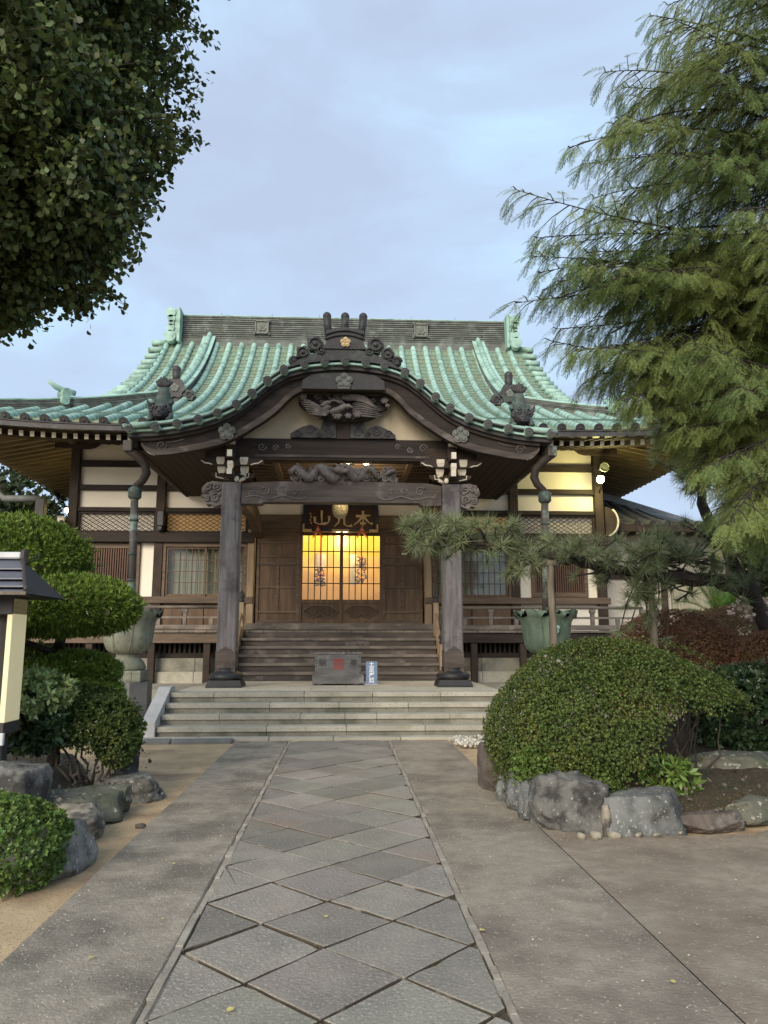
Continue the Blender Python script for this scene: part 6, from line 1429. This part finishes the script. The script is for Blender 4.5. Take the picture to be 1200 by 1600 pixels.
pos = np.concatenate(pos); axs = np.concatenate(axs); T_, TF_ = fan_leaf(); nrm = unit(len(pos), rng) + np.array([0, 0, .7])
V, F = scatter(T_, TF_, pos, frames(axs, nrm), rng.uniform(.055, .092, len(pos))); fast('crown', V, F, 'leaf_ginkgo', gk)
for k in range(16):
    c = tips[rg.randrange(len(tips))][0]; z0 = c[2] - rg.uniform(.2, 1.2); limb([(-5.25, 8.5, max(3.2, z0)), ((-5.25 + c[0]) / 2, (8.5 + c[1]) / 2, (max(3.2, z0) + c[2]) / 2 + .2), tuple(c)], .07, .015, 'limb', gk, wob=.05, seed=k)

cf = thing('conifer_tree', (5.0, 6.9, 0), 'tall soft needled conifer with drooping feathery sprays filling the right side', 'tree')
limb([(5.0, 6.9, 0), (4.95, 6.85, 3), (4.9, 6.9, 6), (4.9, 6.9, 11)], .26, .08, 'trunk', cf, wob=.03, seed=12, n=12)
rng = np.random.default_rng(19)
def spray():
    V, F = [], []
    def leafl(b0, d, l, wd):
        sd = np.cross(d, [0, 0, 1.]); sd /= np.linalg.norm(sd) + 1e-9; k = len(V); V.extend([b0, b0 + d * l * .55 + sd * wd, b0 + d * l, b0 + d * l * .55 - sd * wd]); F.append((k, k + 1, k + 2, k + 3))
    for i in range(19):
        x = .06 + .94 * i / 18; z = -.30 * x * x; l = (.24 * math.sin(math.pi * (.18 + .74 * i / 18)) + .04) * (.8 + .4 * ((i * 7) % 5) / 4)
        for s_ in (-1, 1): leafl(np.array([x, 0, z]), np.array([.60, .80 * s_, -.16 + .1 * ((i * 3) % 4 - 1.5)]), l, .0165)
    k = len(V); V.extend([np.array(p) for p in ((0, .010, 0), (0, -.010, 0), (1.0, -.004, -.30), (1.0, .004, -.30))]); F.append((k, k + 1, k + 2, k + 3)); return np.array(V), np.array(F)
SV, SF = spray(); sp, sa, sn = [], [], []; tb = MB()
# branch tips found on the outline of the crown (world positions)
B = [((2.30, 5.9, 6.42), 6.6), ((1.98, 6.0, 5.75), 6.0), ((1.50, 6.0, 5.33), 5.2), ((1.72, 6.2, 5.0), 5.0), ((1.62, 6.0, 4.72), 4.6), ((1.50, 6.1, 4.34), 4.4), ((1.80, 6.2, 4.05), 4.2), ((2.15, 6.3, 3.72), 3.9), ((2.55, 6.4, 3.50), 3.8), ((2.80, 6.2, 3.25), 3.6), ((3.10, 6.1, 2.95), 3.4), ((3.30, 6.0, 2.70), 3.2), ((2.78, 6.0, 7.1), 7.3), ((2.62, 6.3, 6.6), 6.7), ((2.25, 6.2, 5.4), 5.6),
     ((2.2, 5.7, 4.9), 5.2), ((2.5, 5.6, 4.4), 4.7), ((2.6, 5.4, 5.3), 5.6), ((2.9, 5.3, 6.0), 6.2), ((3.0, 5.2, 4.7), 5.0), ((3.1, 5.1, 4.0), 4.4), ((3.2, 5.2, 3.5), 4.0), ((3.35, 5.3, 3.1), 3.7), ((3.3, 5.0, 5.4), 5.7), ((3.4, 4.8, 6.3), 6.6), ((3.2, 5.6, 7.2), 7.4), ((3.5, 5.4, 2.85), 3.4), ((2.3, 6.6, 6.0), 6.2), ((2.0, 6.7, 5.2), 5.4), ((2.1, 7.0, 4.5), 4.8), ((2.6, 7.2, 4.0), 4.3), ((2.9, 7.6, 5.0), 5.2), ((3.0, 7.7, 6.2), 6.4), ((3.3, 7.4, 3.7), 4.0), ((3.4, 6.9, 3.2), 3.6), ((3.5, 6.6, 2.8), 3.2), ((3.6, 4.9, 3.6), 4.3), ((3.7, 5.0, 4.4), 4.9), ((3.9, 4.8, 5.2), 5.6), ((3.8, 4.9, 2.9), 3.6), ((4.1, 4.9, 3.3), 4.0), ((2.75, 5.9, 3.9), 4.3), ((2.45, 5.8, 5.9), 6.1), ((3.0, 5.7, 3.4), 3.9)]
rx = random.Random(63)
while len(B) < 140:
    t3 = (rx.uniform(1.9, 4.6), rx.uniform(4.6, 8.2), rx.uniform(2.3, 8.2)); e3 = (t3[2] - 1.5) / t3[1]
    if t3[0] / t3[1] > np.interp(e3, [.10, .16, .30, .38, .46, .55, .64, .72, .84, 1.2], [.56, .50, .43, .36, .30, .31, .31, .37, .43, .52]): B.append((t3, t3[2] + rx.uniform(.1, .6)))
for k in range(26):
    yy_ = rx.uniform(5.5, 7.6); e3 = rx.uniform(.26, .56); q_ = np.interp(e3, [.26, .30, .38, .46, .56], [.47, .41, .33, .265, .275]) + rx.uniform(0, .09); B.append(((q_ * yy_, yy_, 1.5 + e3 * yy_), 1.5 + e3 * yy_ + rx.uniform(.1, .5)))
for k in range(20):
    yy_ = rx.uniform(4.9, 6.6); e3 = rx.uniform(.135, .25); B.append(((np.interp(e3, [.08, .16, .25], [.56, .52, .46]) * yy_ + rx.uniform(0, .45), yy_, 1.5 + e3 * yy_), 1.5 + e3 * yy_ + rx.uniform(.5, 1.2)))
for bi, (tip, z0) in enumerate(B):
    rg = random.Random(100 + bi); p0 = np.array([4.95, 6.88, z0 + .15]); p1 = np.array(tip); mid = (p0 + p1) / 2 + np.array([rg.uniform(-.3, .3), rg.uniform(-.35, .35), rg.uniform(-.25, .55)])
    pts = [(1 - t_) ** 2 * p0 + 2 * t_ * (1 - t_) * mid + t_ * t_ * p1 for t_ in np.linspace(0, 1, 14)]
    MB().tube([tuple(p) for p in pts], [.018 * (1 - i / 14.5) ** 1.4 + .0025 for i in range(14)], 6).build('branch', 'bark', cf)
    Lb = np.linalg.norm(p1 - p0); dv = (p1 - p0) / Lb; side = np.cross(dv, [0, 0, 1.]); side /= np.linalg.norm(side)
    for k in range(int(Lb * 13)):
        t_ = 1 - (k / (Lb * 13)) ** 1.1 * .80; i0 = min(12, int(t_ * 13)); q = pts[i0] + (pts[i0 + 1] - pts[i0]) * (t_ * 13 - i0); s_ = 1 if k % 2 else -1
        tl = (.12 + .55 * min(1, (1 - t_) * 2.2)) * rg.uniform(.6, 1.15); td = dv * rg.uniform(.5, 1.0) + side * s_ * rg.uniform(.4, 1.0) + np.array([0, 0, rg.uniform(-.8, .10)]); td /= np.linalg.norm(td)
        e_ = q + td * tl + np.array([0, 0, -.10 * tl]); tb.tube([tuple(q), tuple((q + e_) / 2 + np.array([0, 0, .02])), tuple(e_)], [.006, .004, .002], 4, caps=False)
        m_ = max(2, int(tl / .075))
        for j in range(m_):
            f = (j + .6) / m_; b0 = q + (e_ - q) * f; a = td * .8 + np.cross(td, [0, 0, 1.]) * (1 if j % 2 else -1) * rg.uniform(.3, .9) + np.array([0, 0, rg.uniform(-.75, -.1)]); sp.append(b0); sa.append(a); sn.append(np.array([rg.uniform(-.4, .4), rg.uniform(-.5, .2), 1.0]))
        sp.append(e_ - td * .05); sa.append(td + np.array([0, 0, -.25])); sn.append(np.array([rg.uniform(-.3, .3), rg.uniform(-.3, .2), 1.0]))
    sp.append(p1); sa.append(dv + np.array([0, 0, -.2])); sn.append(np.array([0, -.2, 1.]))
tag(tb.build('twigs', 'bark', cf), kind='stuff')
sp = np.array(sp); V, F = scatter(SV, SF, sp, frames(np.array(sa), np.array(sn)), rng.uniform(.11, .20, len(sp))); fast('crown', V, F, 'leaf_conifer', cf); print('sprays', len(sp), len(pos), flush=True)

# ------------------------------------------------------------------ background right: side building, roofs, cycad; left: trees, pipe
sb = thing('side_building', (11, 23, 0), 'low side building with grey tiled roof joined to the right of the hall', 'building')
MB().box(7.0, 15.5, 21.2, 27, 0, 4.6).build('wall', 'wall_far', sb)
for x in (7.1, 9.0, 10.9, 12.8): MB().box(x - .08, x + .08, 21.10, 21.20, .2, 4.6).build('post', 'wood_dark', sb)
for z in (1.5, 3.2): MB().box(7.0, 15.5, 21.12, 21.20, z, z + .15).build('beam', 'wood_dark', sb)
MB().box(9.2, 10.7, 21.12, 21.2, 1.65, 3.2).build('window', 'curtain', sb)
st_ = lambda x: max(4.80, 5.95 - max(0, x - 8.0) * .30)
sz_ = lambda x, y: 4.62 + (st_(x) - 4.62) * max(0, (y - 20.3) / 3.3) ** 1.2
xs_ = np.linspace(6.9, 15.9, 19); ys_ = np.linspace(20.3, 23.6, 8)
b = MB(); b.grid([[(x, y, sz_(x, y)) for x in xs_] for y in ys_]); b.grid([[(x, 47.2 - y, sz_(x, y)) for x in xs_] for y in ys_[::-1]]); b.build('roof', 'kawara', sb)
for k in range(20): x = 7.15 + k * .42; rib([(x, y, sz_(x, y) + .03) for y in np.linspace(20.25, 23.4, 10)], .075, sb, mts=('kawara', 'copper_seam'))
MB().box(6.9, 15.9, 20.22, 20.34, 4.42, 4.60).build('eave_board', 'wood_dark', sb)
for k in range(20): x = 7.2 + k * .42; MB().box(x - .04, x + .04, 20.4, 21.2, 4.38, 4.48, 0).box(x - .042, x + .042, 20.39, 20.4, 4.378, 4.482, 1).build('rafter', ['wood_dark', 'white_paint'], sb)
for k in range(4): MB().sweep([(x, 23.6, st_(x)) for x in xs_], .22 - .02 * k, -.02 + .06 * k, .035 + .06 * k).build('ridge_course', 'kawara', sb)
o = thing('round_gable_end', (7.45, 20.0, 4.9), 'dark rounded gable board with white rim where the side roof meets the hall', 'gable board')
P = [(6.98 + .36 * math.cos(a), 4.64 + .40 * math.sin(a)) for a in np.linspace(-1.5, 1.5, 14)]
MB().prism(P, 19.95, 20.15).build('board', 'wood_dark', o); MB().tube([(6.98 + .37 * math.cos(a), 19.94, 4.64 + .41 * math.sin(a)) for a in np.linspace(-1.3, .9, 12)], .028, 6, up=(0, 1, 0)).build('rim', 'white_paint', o)
nh = thing('neighbour_house', (17, 31, 0), 'grey tiled house seen through the pine at the right', 'house')
MB().box(12, 24, 30, 38, 0, 3.9).build('wall', 'wall_far', nh)
b = MB(); b.grid([[(11.2, 29, 3.8), (24.8, 29, 3.8)], [(12.5, 34, 6.0), (23.5, 34, 6.0)], [(11.2, 39, 3.8), (24.8, 39, 3.8)]]); b.build('roof', 'kawara', nh)
for k in range(28): x = 11.6 + k * .46; rib([(x, y, 3.84 + (y - 29) * .44) for y in np.linspace(29, 33.8, 5)], .085, nh, cap=False, mts=('kawara', 'copper_seam'))
MB().box(12.4, 23.6, 33.8, 34.2, 5.9, 6.3).build('ridge', 'kawara', nh)
for k in range(5): o2 = MB().box(13 + k * 2.2, 14.2 + k * 2.2, 29.95, 30.0, 1.2, 2.6).build('window', 'dark_inside', nh); MB().box(12.95 + k * 2.2, 14.25 + k * 2.2, 29.92, 29.96, 1.1, 1.2).build('sill', 'white_paint', o2)
cy = thing('cycad', (7.0, 13.9, .2), 'cycad with arching bright fronds behind the reddish azaleas', 'plant')
MB().tube([(7.0, 13.9, .0), (7.0, 13.9, 1.75)], [.22, .2], 10).build('trunk', 'bark', cy)
rg = random.Random(44); V_, F_ = [], []
for k in range(46):
    a = rg.uniform(0, 6.283); el = rg.uniform(.15, 1.35); L_ = rg.uniform(.95, 1.3); Pp = []
    for i in range(15):
        t_ = i / 14; hh = L_ * t_; Pp.append(np.array([7.0 + math.cos(a) * hh * math.cos(el) , 13.9 + math.sin(a) * hh * math.cos(el), 1.75 + hh * math.sin(el) - .75 * t_ * t_ * L_ * math.cos(el)]))
    for i in range(1, 15):
        d = Pp[i] - Pp[i - 1]; d /= np.linalg.norm(d); sd = np.cross(d, [0, 0, 1.]); sd /= np.linalg.norm(sd) + 1e-9
        for j in (0, .5):
            q = Pp[i - 1] + (Pp[i] - Pp[i - 1]) * j
            for s_ in (-1, 1):
                ll = .24 * math.sin(math.pi * (.15 + .8 * i / 15)); tip = q + (d * .6 + sd * s_ * .8 + np.array([0, 0, .25])) * ll; k0 = len(V_); V_ += [q - d * .014, q + d * .014, tip]; F_.append((k0, k0 + 1, k0 + 2))
fast('fronds', V_, F_, 'leaf_cycad', cy)
def far_tree(c, r, n_, lab, seed, matn='leaf_far', cat='tree', trunk=True):
    o = thing('background_tree', (c[0], c[1], 0), lab, cat, 'trees beyond the hall'); rng = np.random.default_rng(seed)
    d = unit(n_, rng); f = rng.uniform(.5, 1, n_) ** .5 * (1 + .16 * np.sin(d @ np.array([5., 4, 3]) + seed) + .1 * np.sin(d @ np.array([-8., 7, 9]))); P = np.array(c) + d * np.array(r) * f[:, None]
    T_, TF_ = rosette(7, .22, .10, 40, rng); V, F = scatter(T_, TF_, P, frames(d + rng.normal(size=d.shape) * .5, unit(n_, rng)), rng.uniform(.7, 1.4, n_)); fast('crown', V, F, matn, o)
    limb([(c[0], c[1], 0), (c[0] + .2, c[1], c[2] * .5), (c[0], c[1], c[2] + r[2] * .4)], .22, .08, 'trunk', o, wob=.06, seed=seed)
    for k in range(5): limb([(c[0] + .1, c[1], c[2] - r[2] * .7), tuple(c[i] + r[i] * .6 * random.Random(seed + k).uniform(-1, 1) for i in range(3))], .09, .02, 'limb', o, wob=.08, seed=seed + k)
far_tree((-11.6, 24, 3.6), (2.9, 2.5, 2.9), 2600, 'dark tree behind the left end of the hall eave', 71)
far_tree((-9.3, 19.0, 2.9), (1.3, 1.2, 1.25), 1100, 'paler bush just above the topmost clipped pad', 72, 'leaf_conifer')
far_tree((-14, 30, 4.5), (4, 3, 4.2), 2200, 'tall dark tree farthest left beyond the hall', 73)
far_tree((12.5, 19.0, 3.2), (2.2, 2, 1.9), 1600, 'dense tree behind the pine at the right edge', 74)
far_tree((17.5, 27, 4.8), (3.0, 3, 3.0), 1500, 'far tree beyond the side building at the right', 75)
o = thing('drain_pipe', (-8.6, 19.2, 4.5), 'grey bent drain pipe crossing the left side under the hall eave', 'pipe')
MB().tube([(-9.4, 19.2, 5.75), (-8.95, 19.2, 5.62), (-8.62, 19.2, 5.45), (-8.55, 19.2, 5.12), (-8.40, 19.2, 4.98), (-8.0, 19.2, 4.98), (-7.55, 19.25, 4.98)], .085, 10).build('bend', 'pipe_grey', o)
MB().box(-7.62, -7.40, 19.15, 19.35, .5, 4.98, b=.01).build('upright', 'board_frame', o)
# boundary wall and hedge closing the grounds at the back
for x0, x1, lab in ((-60, -7.5, 'long pale boundary wall behind the trees left of the hall'), (16.5, 60, 'long pale boundary wall beyond the side building')):
    o = thing('boundary_wall', ((x0 + x1) / 2, 42, 0), lab, 'wall'); MB().box(x0, x1, 42, 42.25, 0, 2.0).build('wall_body', 'wall_far', o); MB().prism([(41.85, 2.0), (42.4, 2.0), (42.125, 2.28)], x0, x1, ax='x').build('coping', 'kawara', o)
